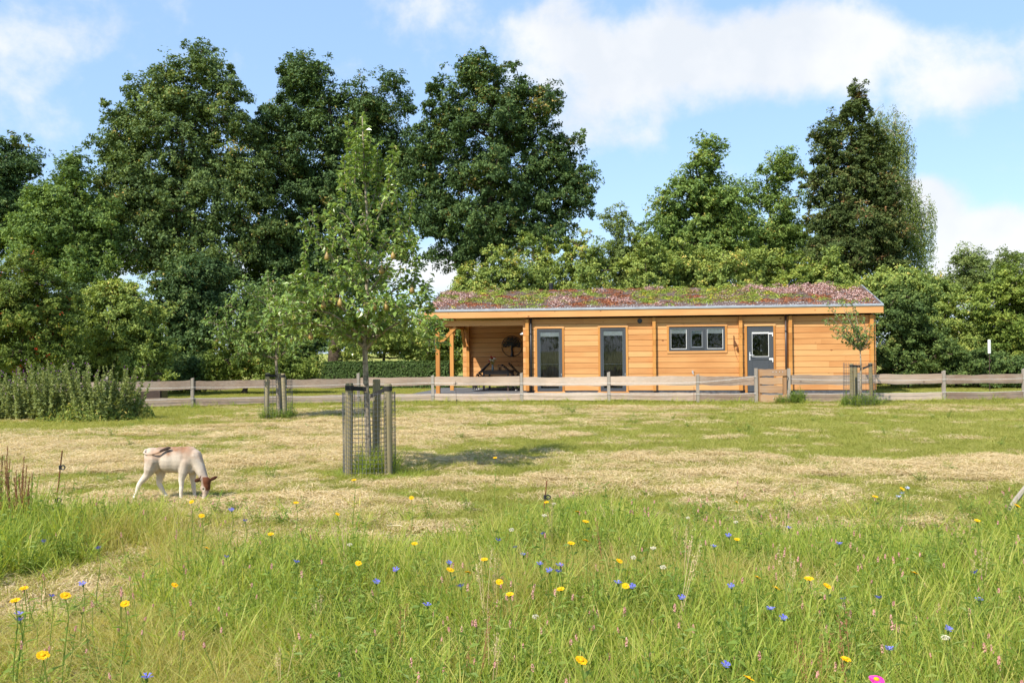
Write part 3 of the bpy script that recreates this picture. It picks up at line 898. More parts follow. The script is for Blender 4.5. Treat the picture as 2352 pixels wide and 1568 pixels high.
            vv = E0 + s * (RV - E0) + pv
            keepm = (pu > -0.36) & (pu < 15.26) & (vv > E0 + 0.03) & (vv < RV + 0.15)
            pu, pv, vv, q, a = pu[keepm], pv[keepm], vv[keepm], q[keepm], a[keepm]
            k = len(pu)
            if k < 5:
                continue
            zz = 3.05 + sl * (np.minimum(vv, 2 * RV - vv) - E0) + hgt * (1 - q ** 2.2) * (0.75 + 0.5 * rng.random(k))
            if side:
                vv = 2 * RV - vv
            pos = np.stack([pu, vv, zz], 1)
            nr = np.stack([np.cos(a) * q, np.sin(a) * q * (-1 if side else 1), np.full(k, 0.9)], 1) + 0.7 * rvec(k, rng)
            L_ = rng.uniform(0.026, 0.054, k)
            v, f = leaf_arrays(pos, nr, rvec(k, rng), L_, L_ * 0.8, 0.15)
            pal = np.array(PAL[ty])
            c = pal[rng.integers(0, 4, k)] * rng.uniform(0.8, 1.15, (k, 1))
            if ty == 'pink':
                low = q > 0.85
                c[low] = np.array(PAL['red'])[rng.integers(0, 4, low.sum())]
            V_.append(v); F_.append(f + cnt); CC.append(np.repeat(c, 4, 0)); cnt += len(v)
    mb = MB(); mb.add(np.concatenate(V_), np.concatenate(F_))
    me = mb.mesh('sedum', M_SEDUM)
    ca = me.color_attributes.new('col', 'FLOAT_COLOR', 'POINT')
    cc = np.concatenate(CC); cc = np.concatenate([cc, np.ones((len(cc), 1))], 1)
    ca.data.foreach_set('color', cc.astype(np.float32).reshape(-1))
    sd = link('sedum', me, roof); sd['kind'] = 'stuff'
    # pale grit along the eave
    mb = MB()
    for _ in range(700):
        u, s = rng.uniform(-0.32, 15.2), rng.uniform(0.03, 0.5) ** 1.6
        vv = E0 + 0.04 + s * (RV - E0)
        mb.ball((u, vv, 3.058 + sl * (vv - E0)), rng.uniform(0.008, 0.017), 4, 2)
    gr = mb.build('grit', M_WHITE, roof); gr['kind'] = 'stuff'
    # stove pipe
    pipe = MB(); pipe.lathe([(0.075, 3.7), (0.075, 4.02), (0.088, 4.02), (0.088, 4.05), (0.075, 4.05), (0.075, 4.10), (0.095, 4.10), (0.095, 4.20), (0.0, 4.21)], 18, (3.84, 3.05, 0))
    pipe.build('stove_pipe', M_BLACK, roof, False)
    # downpipes
    for u in (3.392, 12.158):
        m = MB(); m.tube([(u, -0.075, 2.77), (u, -0.075, 0.03)], 0.036, 12)
        dp = m.build('downpipe', M_PIPE if u > 5 else M_BLACK, H, True)
        for z in (2.16, 0.62):
            m = MB(); m.tube([(u, -0.075, z), (u, -0.075, z + 0.05)], 0.044, 12); m.tube([(u, -0.07, z + 0.02), (u, 0.01, z + 0.02)], 0.01, 6); m.build('pipe_clip', M_BLACK, dp)
    m = MB(); m.tube([(7.215, -0.02, 2.60), (7.215, 0.02, 2.60)], 0.085, 20); vent = m.build('wall_vent', M_BLACK, H)
    for q in range(5):
        m = MB(); zq = 2.55 + q * 0.025; m.box((7.15 + abs(q - 2) * 0.008, -0.032, zq), (7.28 - abs(q - 2) * 0.008, -0.021, zq + 0.010)); m.build('louvre', M_FRAME, vent)
    # tap
    m = MB(); m.tube([(9.016, 0.0, 0.80), (9.016, -0.07, 0.80), (9.03, -0.085, 0.79), (9.03, -0.09, 0.72)], 0.014, 8); m.tube([(9.016, -0.04, 0.80), (9.016, -0.04, 0.845)], 0.008, 6); m.box((8.975, -0.048, 0.843), (9.057, -0.032, 0.858)); m.tube([(9.016, -0.002, 0.80), (9.016, -0.014, 0.80)], 0.032, 12); m.build('tap', M_ALU, H)
    # little lamp on the porch corner
    m = MB(); m.box((3.0, -0.02, 2.17), (3.098, 0.05, 2.20)); m.box((3.05, 0.0, 2.201), (3.098, 0.03, 2.24)); m.build('porch_lamp', M_WHITE, H)
    return H
HOUSE = build_house()

# patio: slabs under the porch
def patio():
    mb = MB(); mb.box((-0.9, -1.35, -0.03), (3.6, 5.0, 0.085)); mb.box((3.602, -0.75, -0.03), (15.2, 0.015, 0.06))
    o = mb.build('patio', M_PAVE, None)
    o.matrix_world = HM
    tag(o, kind='structure')
patio()

# ------------------------------------------------------------------ porch furniture
def make_chair():
    t = thing('folding_chair', 'x', 'chair')
    m = MB()
    for k in range(6):
        m.box((-0.44 + k * 0.073, -0.22, 0.435), (-0.44 + k * 0.073 + 0.058, 0.22, 0.455))
    m.build('seat', M_BLACK, t)
    for s in (-1, 1):
        m = MB(); m.tube([(-0.02, s * 0.235, 0.0), (-0.44, s * 0.235, 0.45), (-0.52, s * 0.235, 0.97)], 0.017, 6); m.build('leg', M_BLACK, t)
        m = MB(); m.tube([(-0.47, s * 0.21, 0.0), (-0.03, s * 0.21, 0.44)], 0.017, 6); lg = m.build('leg', M_BLACK, t)
        m = MB(); m.tube([(-0.475, s * 0.21, -0.004), (-0.455, s * 0.21, 0.018)], 0.022, 6); m.tube([(-0.018, s * 0.235, -0.004), (-0.035, s * 0.235, 0.018)], 0.022, 6); m.build('foot_cap', M_WHITE, lg)
    m = MB(); m.box((-0.53, -0.235, 0.93), (-0.505, 0.235, 0.985))
    for k in range(5):
        z = 0.52 + k * 0.08
        x = -0.44 - 0.08 * (z - 0.45) / 0.52
        m.box((x - 0.01, -0.22, z), (x + 0.01, 0.22, z + 0.055))
    m.build('backrest', M_BLACK, t)
    return t
ch = make_chair()
spots = [(1.02, 1.75, 1, 'black folding chair tipped against the near left of the porch table'),
         (1.0, 2.75, 1, 'black folding chair tipped against the far left of the porch table'),
         (2.62, 1.8, -1, 'black folding chair tipped against the near right of the porch table'),
         (2.66, 2.8, -1, 'black folding chair tipped against the far right of the porch table')]
for i, (u, v, s, lb) in enumerate(spots):
    c = ch if i == 0 else copy_tree(ch)
    c['label'] = lb
    c['group'] = 'folding chairs around the porch table'
    tilt = rad(57 if i % 2 == 0 else 52)
    c.matrix_world = HM @ Matrix.Translation((u, v, 0.105)) @ Matrix.Rotation(0 if s > 0 else PI, 4, 'Z') @ Matrix.Rotation(tilt, 4, 'Y')
def porch_things():
    t = thing('garden_table', 'dark wooden dining table in the shade of the porch', 'table', hw(1.85, 2.45, 0.085), HYAW)
    for k in range(6):
        m = MB(); m.box((-0.55, -0.80 + k * 0.267, 0.735), (0.55, -0.80 + k * 0.267 + 0.262, 0.765)); m.build('plank', M_PIPE, t)
    for a in (-1, 1):
        for b in (-1, 1):
            m = MB(); m.box((a * 0.46 - 0.035, b * 0.7 - 0.035, 0), (a * 0.46 + 0.035, b * 0.7 + 0.035, 0.733)); m.build('leg', M_PIPE, t)
    m = MB(); m.box((-0.424, -0.73, 0.63), (0.424, -0.70, 0.73)); m.box((-0.424, 0.70, 0.63), (0.424, 0.73, 0.73)); m.build('apron', M_PIPE, t)
    t = thing('flower_vase', 'glass vase of red and white flowers on the porch table', 'vase', hw(1.66, 2.2, 0.851), 0)
    m = MB(); m.lathe([(0.0, 0.002), (0.045, 0.002), (0.052, 0.06), (0.035, 0.14), (0.03, 0.18), (0.042, 0.22), (0.036, 0.22), (0.025, 0.18), (0.0, 0.17)], 14); m.build('vase', M_GLASSV, t, True)
    m = MB(); hd = MB(); hd2 = MB()
    for k in range(11):
        a = k * 2.4; r = 0.03 + 0.012 * k
        z = 0.36 + 0.02 * ((k * 5) % 9)
        m.tube([(0, 0, 0.15), (r * 0.5 * math.cos(a), r * 0.5 * math.sin(a), 0.26), (r * math.cos(a), r * math.sin(a), z)], 0.004, 4)
        (hd if k % 2 else hd2).ball((r * math.cos(a), r * math.sin(a), z), (0.045, 0.045, 0.035), 7, 4)
    s = m.build('stem', G_HERB, t)
    hd.build('red_flower', plain('red bouquet', (0.35, 0.02, 0.03)), t); hd2.build('white_flower', M_WPETAL, t)
    t = thing('lantern', 'small black lantern with a wooden core beside the vase', 'lantern', hw(1.94, 2.15, 0.851), 0)
    m = MB()
    for a in (-1, 1):
        for b in (-1, 1):
            m.box((a * 0.06 - 0.008, b * 0.06 - 0.008, 0), (a * 0.06 + 0.008, b * 0.06 + 0.008, 0.19))
    m.box((-0.07, -0.07, 0.19), (0.07, 0.07, 0.21)); m.box((-0.07, -0.07, 0), (0.07, 0.07, 0.012)); m.build('frame', M_BLACK, t)
    m = MB(); m.lathe([(0.0, 0.015), (0.035, 0.015), (0.035, 0.13), (0.0, 0.13)], 10); m.build('candle', M_RUST, t)
    # tree of life wall piece
    t = thing('wall_art', 'round black metal wall piece with a leafy tree cut-out on the porch wall', 'wall art', hw(2.05, 4.915, 1.78), HYAW)
    m = MB()
    an = np.linspace(0, 2 * PI, 49)
    m.tube([(0.42 * math.cos(a), 0, 0.42 * math.sin(a)) for a in an], 0.014, 6, caps=False); m.build('ring', M_BLACK, t)
    m = MB()
    m.tube([(0.0, 0, -0.42), (0.01, 0, -0.25), (-0.01, 0, -0.1), (0.0, 0, 0.05)], [0.075, 0.045, 0.04, 0.03], 8)
    rng = np.random.default_rng(3)
    for k in range(16):
        a = PI * (0.02 + 0.96 * k / 15)
        m.tube([(0, 0, -0.08 + 0.008 * k), (0.2 * math.cos(a), 0, 0.02 + 0.15 * math.sin(a)), (0.38 * math.cos(a), 0, -0.06 + 0.42 * math.sin(a))], [0.018, 0.011, 0.005], 5)
    m.build('tree_cut_out', M_BLACK, t)
    m = MB()
    n = 420
    a = rng.uniform(-0.15, PI + 0.15, n); r = 0.38 * rng.random(n) ** 0.5
    pos = np.stack([r * np.cos(a), -0.008 + 0.01 * rng.random(n), r * np.sin(a)], 1)
    al = rvec(n, rng); al[:, 1] = 0
    v, f = leaf_arrays(pos, np.tile([0, -1.0, 0], (n, 1)) + 0.1 * rvec(n, rng), al, np.full(n, 0.05), np.full(n, 0.03), 0.05)
    m.add(v, f); m.build('leaves', M_BLACK, t)
    # rusty wall ornament
    t = thing('wall_ornament', 'small rusty metal ornament with a dangling wire hung between window and door', 'ornament', hw(10.42, -0.03, 1.7), HYAW)
    m = MB(); m.tube([(0, 0, -0.02), (0.0, 0, 0.36)], 0.014, 6); m.build('rod', M_RUST, t)
    m = MB(); m.prism([(0.012, 0.02), (0.012, 0.24), (0.12, 0.02)], 1, -0.012, 0.006); m.build('plate', M_RUST, t)
    m = MB(); m.tube([(0.02, -0.01, 0.18), (0.10, -0.02, 0.05), (0.13, -0.02, -0.06)], 0.012, 6); m.tube([(0.0, 0, 0), (0.03, -0.01, -0.2), (0.10, -0.01, -0.42), (0.14, -0.01, -0.5)], 0.004, 4); m.build('wire', M_RUST, t)
    m = MB(); m.ball((0.115, -0.02, -0.12), (0.04, 0.02, 0.06)); m.build('drop', M_RUST, t)
porch_things()

# ------------------------------------------------------------------ fence, gate, ropes
def plank_between(mb, p, q, z0, z1, th, seed, sag=0.0, wave=0.018):
    """sawn plank with waney edges between two points (plan), its width upright"""
    rng = np.random.default_rng(seed)
    p, q = np.array(p[:2], float), np.array(q[:2], float)
    d = q - p; L_ = np.linalg.norm(d); d /= L_
    nn = np.array([d[1], -d[0]])
    k = 15
    s = np.linspace(0, 1, k)
    ph = rng.uniform(0, 9)
    zt = z1 + wave * (fbm(s * 5 + ph, s * 0, seed) - 0.5) * 2.2 - sag * np.sin(PI * s)
    zb = z0 + wave * (fbm(s * 4 + ph + 20, s * 0, seed + 5) - 0.5) * 3.0 - sag * np.sin(PI * s)
    c = p + np.outer(s * L_, d)
    a = np.concatenate([c + nn * th / 2, zb[:, None]], 1); b = np.concatenate([c + nn * th / 2, zt[:, None]], 1)
    e = np.concatenate([c - nn * th / 2, zt[:, None]], 1); g = np.concatenate([c - nn * th / 2, zb[:, None]], 1)
    v = np.stack([a, b, e, g], 1).reshape(-1, 3)
    i = np.arange(k - 1)[:, None] * 4
    f = np.concatenate([i + np.array([x, (x + 1) % 4, (x + 1) % 4 + 4, x + 4]) for x in range(4)])
    mb.add(v, f)
    mb.f.append(np.array([[mb.n - 4 * k + 3, mb.n - 4 * k + 2, mb.n - 4 * k + 1, mb.n - 4 * k]])); mb.m.append(0)
    mb.f.append(np.array([[mb.n - 4, mb.n - 3, mb.n - 2, mb.n - 1]])); mb.m.append(0)

FPOSTS_L = [(-16.6, 25.1), (-14.0, 25.85), (-11.6, 26.65), (-9.38, 27.3), (-6.9, 28.15), (-4.75, 28.75), (-2.47, 28.9), (0.28, 28.55), (2.90, 28.02), (5.46, 27.45), (7.08, 27.08)]
FPOSTS_R = [(7.98, 26.9), (10.05, 27.05), (12.59, 27.2), (15.07, 27.45), (17.7, 27.7), (20.4, 27.95)]
def fence(posts, label, seed, end0, end1):
    f = thing('plank_fence', label, 'fence', (posts[len(posts) // 2][0], posts[len(posts) // 2][1], 0))
    ox, oy = f.location.x, f.location.y
    for i, (x, y) in enumerate(posts):
        if (i == 0 and end0) or (i == len(posts) - 1 and end1):
            continue
        m = MB()
        h = 0.90 + 0.05 * math.sin(i * 2.3 + seed)
        w = 0.042
        lx, ly = random.uniform(-0.012, 0.012), 0.0
        v = [(x - ox + sx * w + (lx if z else 0), y - oy + sy * w, z * h + (0.014 * sx if z else -0.05)) for z in (0, 1) for sx, sy in ((-1, -1), (1, -1), (1, 1), (-1, 1))]
        m.add(v, [(0, 3, 2, 1), (4, 5, 6, 7), (0, 1, 5, 4), (1, 2, 6, 5), (2, 3, 7, 6), (3, 0, 4, 7)])
        m.build('post', W_FPOST, f)
    for i in range(len(posts) - 1):
        p, q = np.array(posts[i]), np.array(posts[i + 1])
        d = (q - p) / np.linalg.norm(q - p)
        a, b = p + d * 0.052, q - d * 0.052
        off = np.array([0, 0.0])
        for z0, z1 in ((0.535, 0.80), (0.075, 0.305)):
            m = MB()
            dz = random.uniform(-0.02, 0.02)
            plank_between(m, a + off, b + off, z0 + dz, z1 + dz + random.uniform(-0.015, 0.015), 0.028, seed * 31 + i * 3 + int(z0 * 9), 0.008, 0.02)
            o = m.build('plank', W_FENCE, None)
            o.parent = f; o.matrix_parent_inverse = Matrix.Translation((-ox, -oy, 0))
    return f
fence(FPOSTS_L, 'long weathered two-plank fence running left from the gate past the thistles', 3, False, True)
fence(FPOSTS_R, 'weathered two-plank fence running right from the gate past the small tree', 8, True, False)

def gate():
    g = thing('garden_gate', 'brown wooden plank gate between two grey posts in the fence', 'gate', (7.53, 26.98, 0), rad(-11))
    for x, h in ((-0.46, 1.03), (0.46, 1.02)):
        m = MB(); m.box((x - 0.045, -0.045, -0.05), (x + 0.045, 0.045, h)); m.build('post', W_FPOST, g)
    for x in (-0.345, 0.345):
        m = MB(); m.box((x - 0.055, 0.0, 0.06 if x < 0 else 0.16), (x + 0.055, 0.045, 1.0 if x < 0 else 0.985)); m.build('upright', W_GPOST, g)
    for k, (z0, z1) in enumerate(((0.03, 0.26), (0.31, 0.53), (0.57, 0.76), (0.80, 1.0))):
        m = MB(); plank_between(m, (-0.36 + 0.02 * (k == 0), -0.02), (0.40 - 0.12 * (k in (1, 2)), -0.02 if k != 0 else -0.021), z0, z1, 0.026, 50 + k, 0.0, 0.02)
        pl = m.build('plank', W_GATE, g)
        if k in (0, 3):
            for q in range(4):
                m = MB(); x = 0.02 + q * 0.09; m.ball((x, -0.035, (z0 + z1) / 2 + 0.02), 0.012, 6, 4); m.build('screw', M_ALU, pl)
    m = MB(); m.tube([(0.405, -0.05, 0.80), (0.44, -0.06, 0.76), (0.415, -0.055, 0.62), (0.41, -0.05, 0.4)], 0.007, 5); m.build('latch_wire', M_BLACK, g)
gate()

def rope(name, label, pts, r, sagf=0.02):
    m = MB()
    out = []
    for (x, y, z), (X, Y, Z) in zip(pts, pts[1:]):
        for s in np.linspace(0, 1, 8)[:-1]:
            out.append((x + (X - x) * s, y + (Y - y) * s, z + (Z - z) * s - sagf * math.sin(PI * s)))
    out.append(pts[-1])
    m.tube(out, r, 5)
    o = m.build(name, M_ROPE)
    tag(o, label, 'rope')
    return o
dy = -0.075
rope('fence_rope', 'white electric rope strung along the upper planks left of the gate', [(x, y + dy, 0.61 + 0.02 * math.sin(i * 1.7)) for i, (x, y) in enumerate(FPOSTS_L[1:-1])] + [(7.05, 26.98, 0.80)], 0.0042)
rope('fence_rope', 'white electric rope strung along the upper planks right of the gate', [(8.03, 26.82, 0.72)] + [(x, y + dy, 0.66) for x, y in FPOSTS_R[1:]], 0.0042)
rope('fence_wire', 'thin pale wire strung along the lower planks left of the gate', [(x, y + dy, 0.27 + 0.015 * math.sin(i * 1.1)) for i, (x, y) in enumerate(FPOSTS_L[1:-1])] + [(7.04, 26.98, 0.31)], 0.0042)
rope('fence_wire', 'thin pale wire strung along the lower planks right of the gate', [(8.03, 26.82, 0.30)] + [(x, y + dy, 0.29) for x, y in FPOSTS_R[1:]], 0.0042)

# ------------------------------------------------------------------ young fruit trees with guards
def tree_guard(label, base, stakes, h, cage_r, cage_h, mesh=(0.055, 0.055), seed=0, straps=True, trunk=(0, 0)):
    t = thing('tree_guard', label, 'tree guard', (base[0], base[1], 0), 0, 'stake and wire guards round the young trees')
    tops = []
    for i, (x, y, hh, lx) in enumerate(stakes):
        m = MB()
        m.tube([(x, y, -0.05), (x + lx * 0.5, y, hh * 0.5), (x + lx, y, hh - 0.012), (x + lx, y, hh)], [0.052, 0.051, 0.05, 0.043], 14)
        m.build('stake', W_STAKE, t, False)
        tops.append((x + lx, y, hh))
    if straps:
        for i, (x, y, z) in enumerate(tops[:2]):
            m = MB()
            zz = z - 0.06
            tx, ty = trunk
            dz = -0.10 if i else -0.02
            for sgn in (-1,):
                p = np.array([x, y - 0.055, zz]); q = np.array([tx + (0.03 if i else -0.02), ty - 0.045, zz + dz])
                v = []
                for s in np.linspace(0, 1, 6):
                    c = p + (q - p) * s
                    v += [c + [0, 0, 0.028], c - [0, 0, 0.028], c + [0, 0.008, -0.028], c + [0, 0.008, 0.028]]
                k = 6
                ii = np.arange(k - 1)[:, None] * 4
                f = np.concatenate([ii + np.array([a, (a + 1) % 4, (a + 1) % 4 + 4, a + 4]) for a in range(4)])
                m.add(np.array(v), f)
            m.tube([(x, y, zz - 0.03), (x, y, zz + 0.03)], 0.056, 14)
            m.build('strap', M_STRAP, t)
    m = MB()
    n = int(2 * PI * cage_r / mesh[0])
    rng = np.random.default_rng(seed)
    def rad_at(a, z):
        return cage_r * (1 + 0.03 * math.sin(2 * a + seed) + 0.02 * math.sin(5 * a + z * 2))
    for k in range(n):
        a = 2 * PI * k / n
        m.tube([(rad_at(a, z) * math.cos(a), rad_at(a, z) * math.sin(a), z) for z in np.linspace(0.01, cage_h, 4)], 0.0030, 3, caps=False)
    for z in np.arange(0.02, cage_h + 0.001, mesh[1]):
        m.tube([(rad_at(a, z) * math.cos(a), rad_at(a, z) * math.sin(a), z) for a in np.linspace(0, 2 * PI, 33)], 0.0030, 3, caps=False)
    m.build('wire_mesh', M_WIRE, t)
    return t
PB = (-1.86, 12.05)
tree_guard('tall round-staked wire guard round the large pear tree in the middle of the field', PB, [(-0.25, -0.10, 1.20, 0.02), (0.27, -0.16, 1.19, 0.0), (0.04, 0.30, 1.235, 0.02)], 1.2, 0.33, 1.08, (0.05, 0.055), 2, trunk=(0.0, -0.02))
MBASE = (-5.62, 22.35)
tree_guard('staked wire guard round the middle-left fruit tree near the bent fence', MBASE, [(-0.25, -0.12, 1.12, 0.03), (0.20, -0.12, 1.10, -0.05), (0.0, 0.25, 1.1, 0)], 1.1, 0.34, 0.95, (0.08, 0.08), 4, trunk=(0.0, -0.02))
RB = (9.42, 25.3)
tree_guard('staked wire guard round the small tree in front of the cabin', RB, [(-0.24, -0.10, 1.17, 0.0), (0.30, -0.10, 1.19, -0.03), (0.0, 0.26, 1.12, 0)], 1.1, 0.42, 1.2, (0.08, 0.08), 6, trunk=(0.04, -0.02))

def fruit_tree(name, label, base, stem, limbs, leaf_mat, n_leaf_per_m, size, bark, r0, seed, pears=0, twig_len=0.28, twig_per_m=9):
    """young tree built limb by limb; leaves sit along the twigs. stem / limbs are polylines in metres from the base"""
    rng = np.random.default_rng(seed)
    o = thing(name, label, 'tree', (base[0], base[1], 0), 0, 'young fruit trees in the field')
    mb = MB()
    def smooth(pts, k):
        pts = np.array(pts, float)
        t = np.linspace(0, len(pts) - 1, k)
        i = np.minimum(t.astype(int), len(pts) - 2); u = (t - i)[:, None]
        p0 = pts[np.maximum(i - 1, 0)]; p1 = pts[i]; p2 = pts[i + 1]; p3 = pts[np.minimum(i + 2, len(pts) - 1)]
        return 0.5 * ((2 * p1) + (-p0 + p2) * u + (2 * p0 - 5 * p1 + 4 * p2 - p3) * u ** 2 + (-p0 + 3 * p1 - 3 * p2 + p3) * u ** 3)
    st = smooth(stem, 16)
    mb.tube(st, np.linspace(r0, 0.006, 16) * np.concatenate([[1.25], np.ones(15)]), 9)
    LP, LD, LN = [], [], []
    def twig(a, d, L_, r):
        k = 5
        s = np.linspace(0, 1, k)[:, None]
        bend = rng.normal(size=3) * 0.12
        pts = a + d * L_ * s + (bend + np.array([0, 0, 0.10])) * L_ * s ** 2
        mb.tube(pts, np.linspace(r, 0.0022, k), 4, caps=False)
        nl = max(3, int(L_ * n_leaf_per_m))
        for q in range(nl):
            t = (q + rng.random()) / nl
            t = 0.1 + 0.9 * t
            p = a + d * L_ * t + (bend + np.array([0, 0, 0.10])) * L_ * t ** 2
            sd = rvec(1, rng)[0]
            dr = sd + 0.5 * d + np.array([0, 0, -0.25])
            LP.append(p + sd * size * 0.55); LD.append(dr); LN.append(rvec(1, rng)[0] * 0.6 + np.array([0, 0, 0.8]) + 0.3 * sd)
    def limb(pts, r, upright=False, dens=1.0):
        P = smooth(pts, 10)
        mb.tube(P, np.linspace(r, 0.004, 10), 6)
        L_ = np.linalg.norm(np.diff(P, axis=0), axis=1).sum()
        n = max(3, int(L_ * twig_per_m * dens))
        for q in range(n):
            t = 0.12 + 0.88 * (q + rng.random()) / n
            i = min(int(t * 9), 8); u = t * 9 - i
            p = P[i] * (1 - u) + P[i + 1] * u
            d = P[i + 1] - P[i]; d /= np.linalg.norm(d) + 1e-9
            if upright:
                sd = rvec(1, rng)[0]
                LP.append(p + sd * size * 0.5); LD.append(sd + np.array([0, 0, -0.5])); LN.append(rvec(1, rng)[0] * 0.5 + np.array([0, 0, 0.7]))
                if rng.random() < 0.8:
                    sd = -sd + rng.normal(size=3) * 0.3
                    LP.append(p + sd * size * 0.5); LD.append(sd + np.array([0, 0, -0.5])); LN.append(rvec(1, rng)[0] * 0.5 + np.array([0, 0, 0.7]))
            else:
                dv = d * 0.6 + rvec(1, rng)[0] + np.array([0, 0, 0.25])
                dv /= np.linalg.norm(dv)
                twig(p, dv, twig_len * rng.uniform(0.5, 1.3) * (1.15 - 0.4 * t) * (1.0 if p[2] < 2.55 or pears == 0 else max(0.45, 1 - 0.5 * (p[2] - 2.55))), 0.005)
    for l in limbs:
        limb(l[0], l[1], len(l) > 2 and l[2] == 'up', l[3] if len(l) > 3 else 1.0)
    mb.build('trunk', bark, o, True)
    LP, LD, LN = np.array(LP), np.array(LD), np.array(LN)
    n = len(LP)
    Ls = size * rng.uniform(0.65, 1.25, n)
    v, f = leaf_arrays(LP, LN, LD, Ls, Ls * 0.6, 0.22)
    var = np.clip(0.45 + 0.22 * rng.normal(size=n), 0, 1)
    m = MB(); m.add(v, f, np.repeat(var, 4)); m.build('crown', leaf_mat, o)
    for q in range(pears):
        i = rng.integers(0, n)
        c = LP[i]
        for _ in range(50):
            if c[1] < 0.1 and c[2] < 3.0 and math.hypot(c[0], c[1]) < 1.2:
                break
            c = LP[rng.integers(0, n)]
        m = MB(); m.lathe([(0.0, -0.055), (0.022, -0.05), (0.033, -0.025), (0.028, 0.005), (0.014, 0.035), (0.008, 0.05), (0.0, 0.054)], 10, (c[0], c[1] - 0.05, c[2] - 0.05)); m.tube([(c[0], c[1] - 0.05, c[2] - 0.0), (c[0], c[1] - 0.02, c[2] + 0.06)], 0.003, 4)
        m.build('pear', M_PEARF, o, True)
    return o

def px_local(x, y, base, dy=0.0):
    c = at(x, y, base[1] + dy)
    return (c.x - base[0], c.y - base[1], c.z)
def pear_tree():
    q = lambda x, y, d=0.0: px_local(x, y, PB, d)
    stem = [(0.0, 0.0, -0.02), (-0.02, 0.02, 0.6), q(838, 800), q(840, 700), q(846, 560), q(838, 420), q(832, 270)]
    limbs = [([q(838, 800), q(800, 770, -0.1), q(730, 745, -0.25), q(650, 745, -0.35), q(590, 765, -0.4)], 0.022),
             ([q(838, 800), q(800, 755, 0.2), q(720, 700, 0.45), q(640, 690, 0.6)], 0.02),
             ([q(840, 805), q(870, 770, -0.1), q(930, 735, -0.3), q(985, 740, -0.4), q(1000, 770, -0.42)], 0.022),
             ([q(840, 790), q(880, 745, 0.25), q(940, 700, 0.5), q(990, 715, 0.6)], 0.02),
             ([q(838, 770), q(800, 720, -0.3), q(750, 690, -0.55), q(720, 700, -0.7)], 0.018),
             ([q(840, 770), q(880, 720, -0.3), q(905, 700, -0.6), q(935, 720, -0.75)], 0.018),
             ([q(840, 760), q(845, 720, -0.4), q(860, 690, -0.7)], 0.016),
             ([q(838, 790), q(770, 770, 0.3), q(690, 770, 0.4), q(620, 790, 0.4)], 0.018),
             ([q(838, 780), q(760, 720, -0.45), q(680, 715, -0.7), q(620, 730, -0.8)], 0.018),
             ([q(840, 780), q(900, 760, 0.1), q(955, 765, 0.1), q(995, 790, 0.1)], 0.016),
             ([q(840, 740), q(760, 680, -0.1), q(690, 670, -0.2), q(640, 690, -0.2)], 0.016),
             ([q(840, 730), q(780, 670, 0.1), q(720, 640, 0.2), q(690, 650, 0.2)], 0.018),
             ([q(840, 730), q(900, 670, 0.0), q(950, 650, -0.1), q(985, 670, -0.1)], 0.017),
             ([q(840, 720), q(820, 660, 0.4), q(790, 630, 0.75)], 0.017),
             ([q(840, 720), q(870, 660, 0.4), q(900, 630, 0.75)], 0.017),
             ([q(842, 680), q(790, 620, -0.2), q(730, 560, -0.25), q(700, 520, -0.25)], 0.016),
             ([q(842, 680), q(885, 620, -0.25), q(920, 570, -0.4), q(945, 560, -0.4)], 0.015),
             ([q(842, 650), q(830, 610, -0.35), q(815, 560, -0.5)], 0.014),
             ([q(844, 620), q(800, 560, 0.2), q(760, 520, 0.3), q(720, 500, 0.3)], 0.014),
             ([q(844, 620), q(885, 560, 0.2), q(920, 510, 0.3)], 0.014),
             ([q(844, 580), q(820, 530, -0.15), q(785, 480, -0.2)], 0.012),
             ([q(844, 560), q(865, 510, -0.15), q(885, 450, -0.2)], 0.012),
             ([q(844, 520), q(825, 470, 0.15), q(805, 420, 0.2)], 0.011),
             ([q(842, 500), q(860, 450, 0.15), q(868, 400, 0.2)], 0.011),
             ([q(840, 450), q(830, 390), q(812, 340)], 0.009),
             ([q(838, 430), q(845, 370), q(850, 330)], 0.009)]
    shoots = [((806, 430), (800, 280)), ((838, 420), (834, 262)), ((845, 430), (842, 290)), ((868, 400), (870, 330)), ((885, 470), (905, 335)), ((920, 520), (908, 420)), ((785, 480), (780, 400)), ((815, 420), (818, 300)),
              ((700, 640), (705, 560)), ((750, 600), (762, 470)), ((940, 570), (948, 440)), ((850, 420), (858, 340)), ((905, 440), (912, 350)), ((955, 660), (958, 590)), ((870, 470), (880, 370)), ((795, 440), (790, 360)), ((945, 620), (950, 540)), ((826, 400), (822, 320))]
    for (a, b), (c, d) in shoots:
        dd = random.uniform(-0.3, 0.3)
        limbs.append(([q(a, b, dd), q((a + c) / 2 + random.uniform(-4, 4), (b + d) / 2, dd), q(c, d, dd)], 0.007, 'up', 2.9))
    return fruit_tree('pear_tree', 'large young pear tree with upright shoots and pears in the middle of the field', PB, stem, limbs, L_PEAR, 58, 0.082, M_BARK2, 0.048, 11, pears=11, twig_len=0.27, twig_per_m=23)
pear_tree()
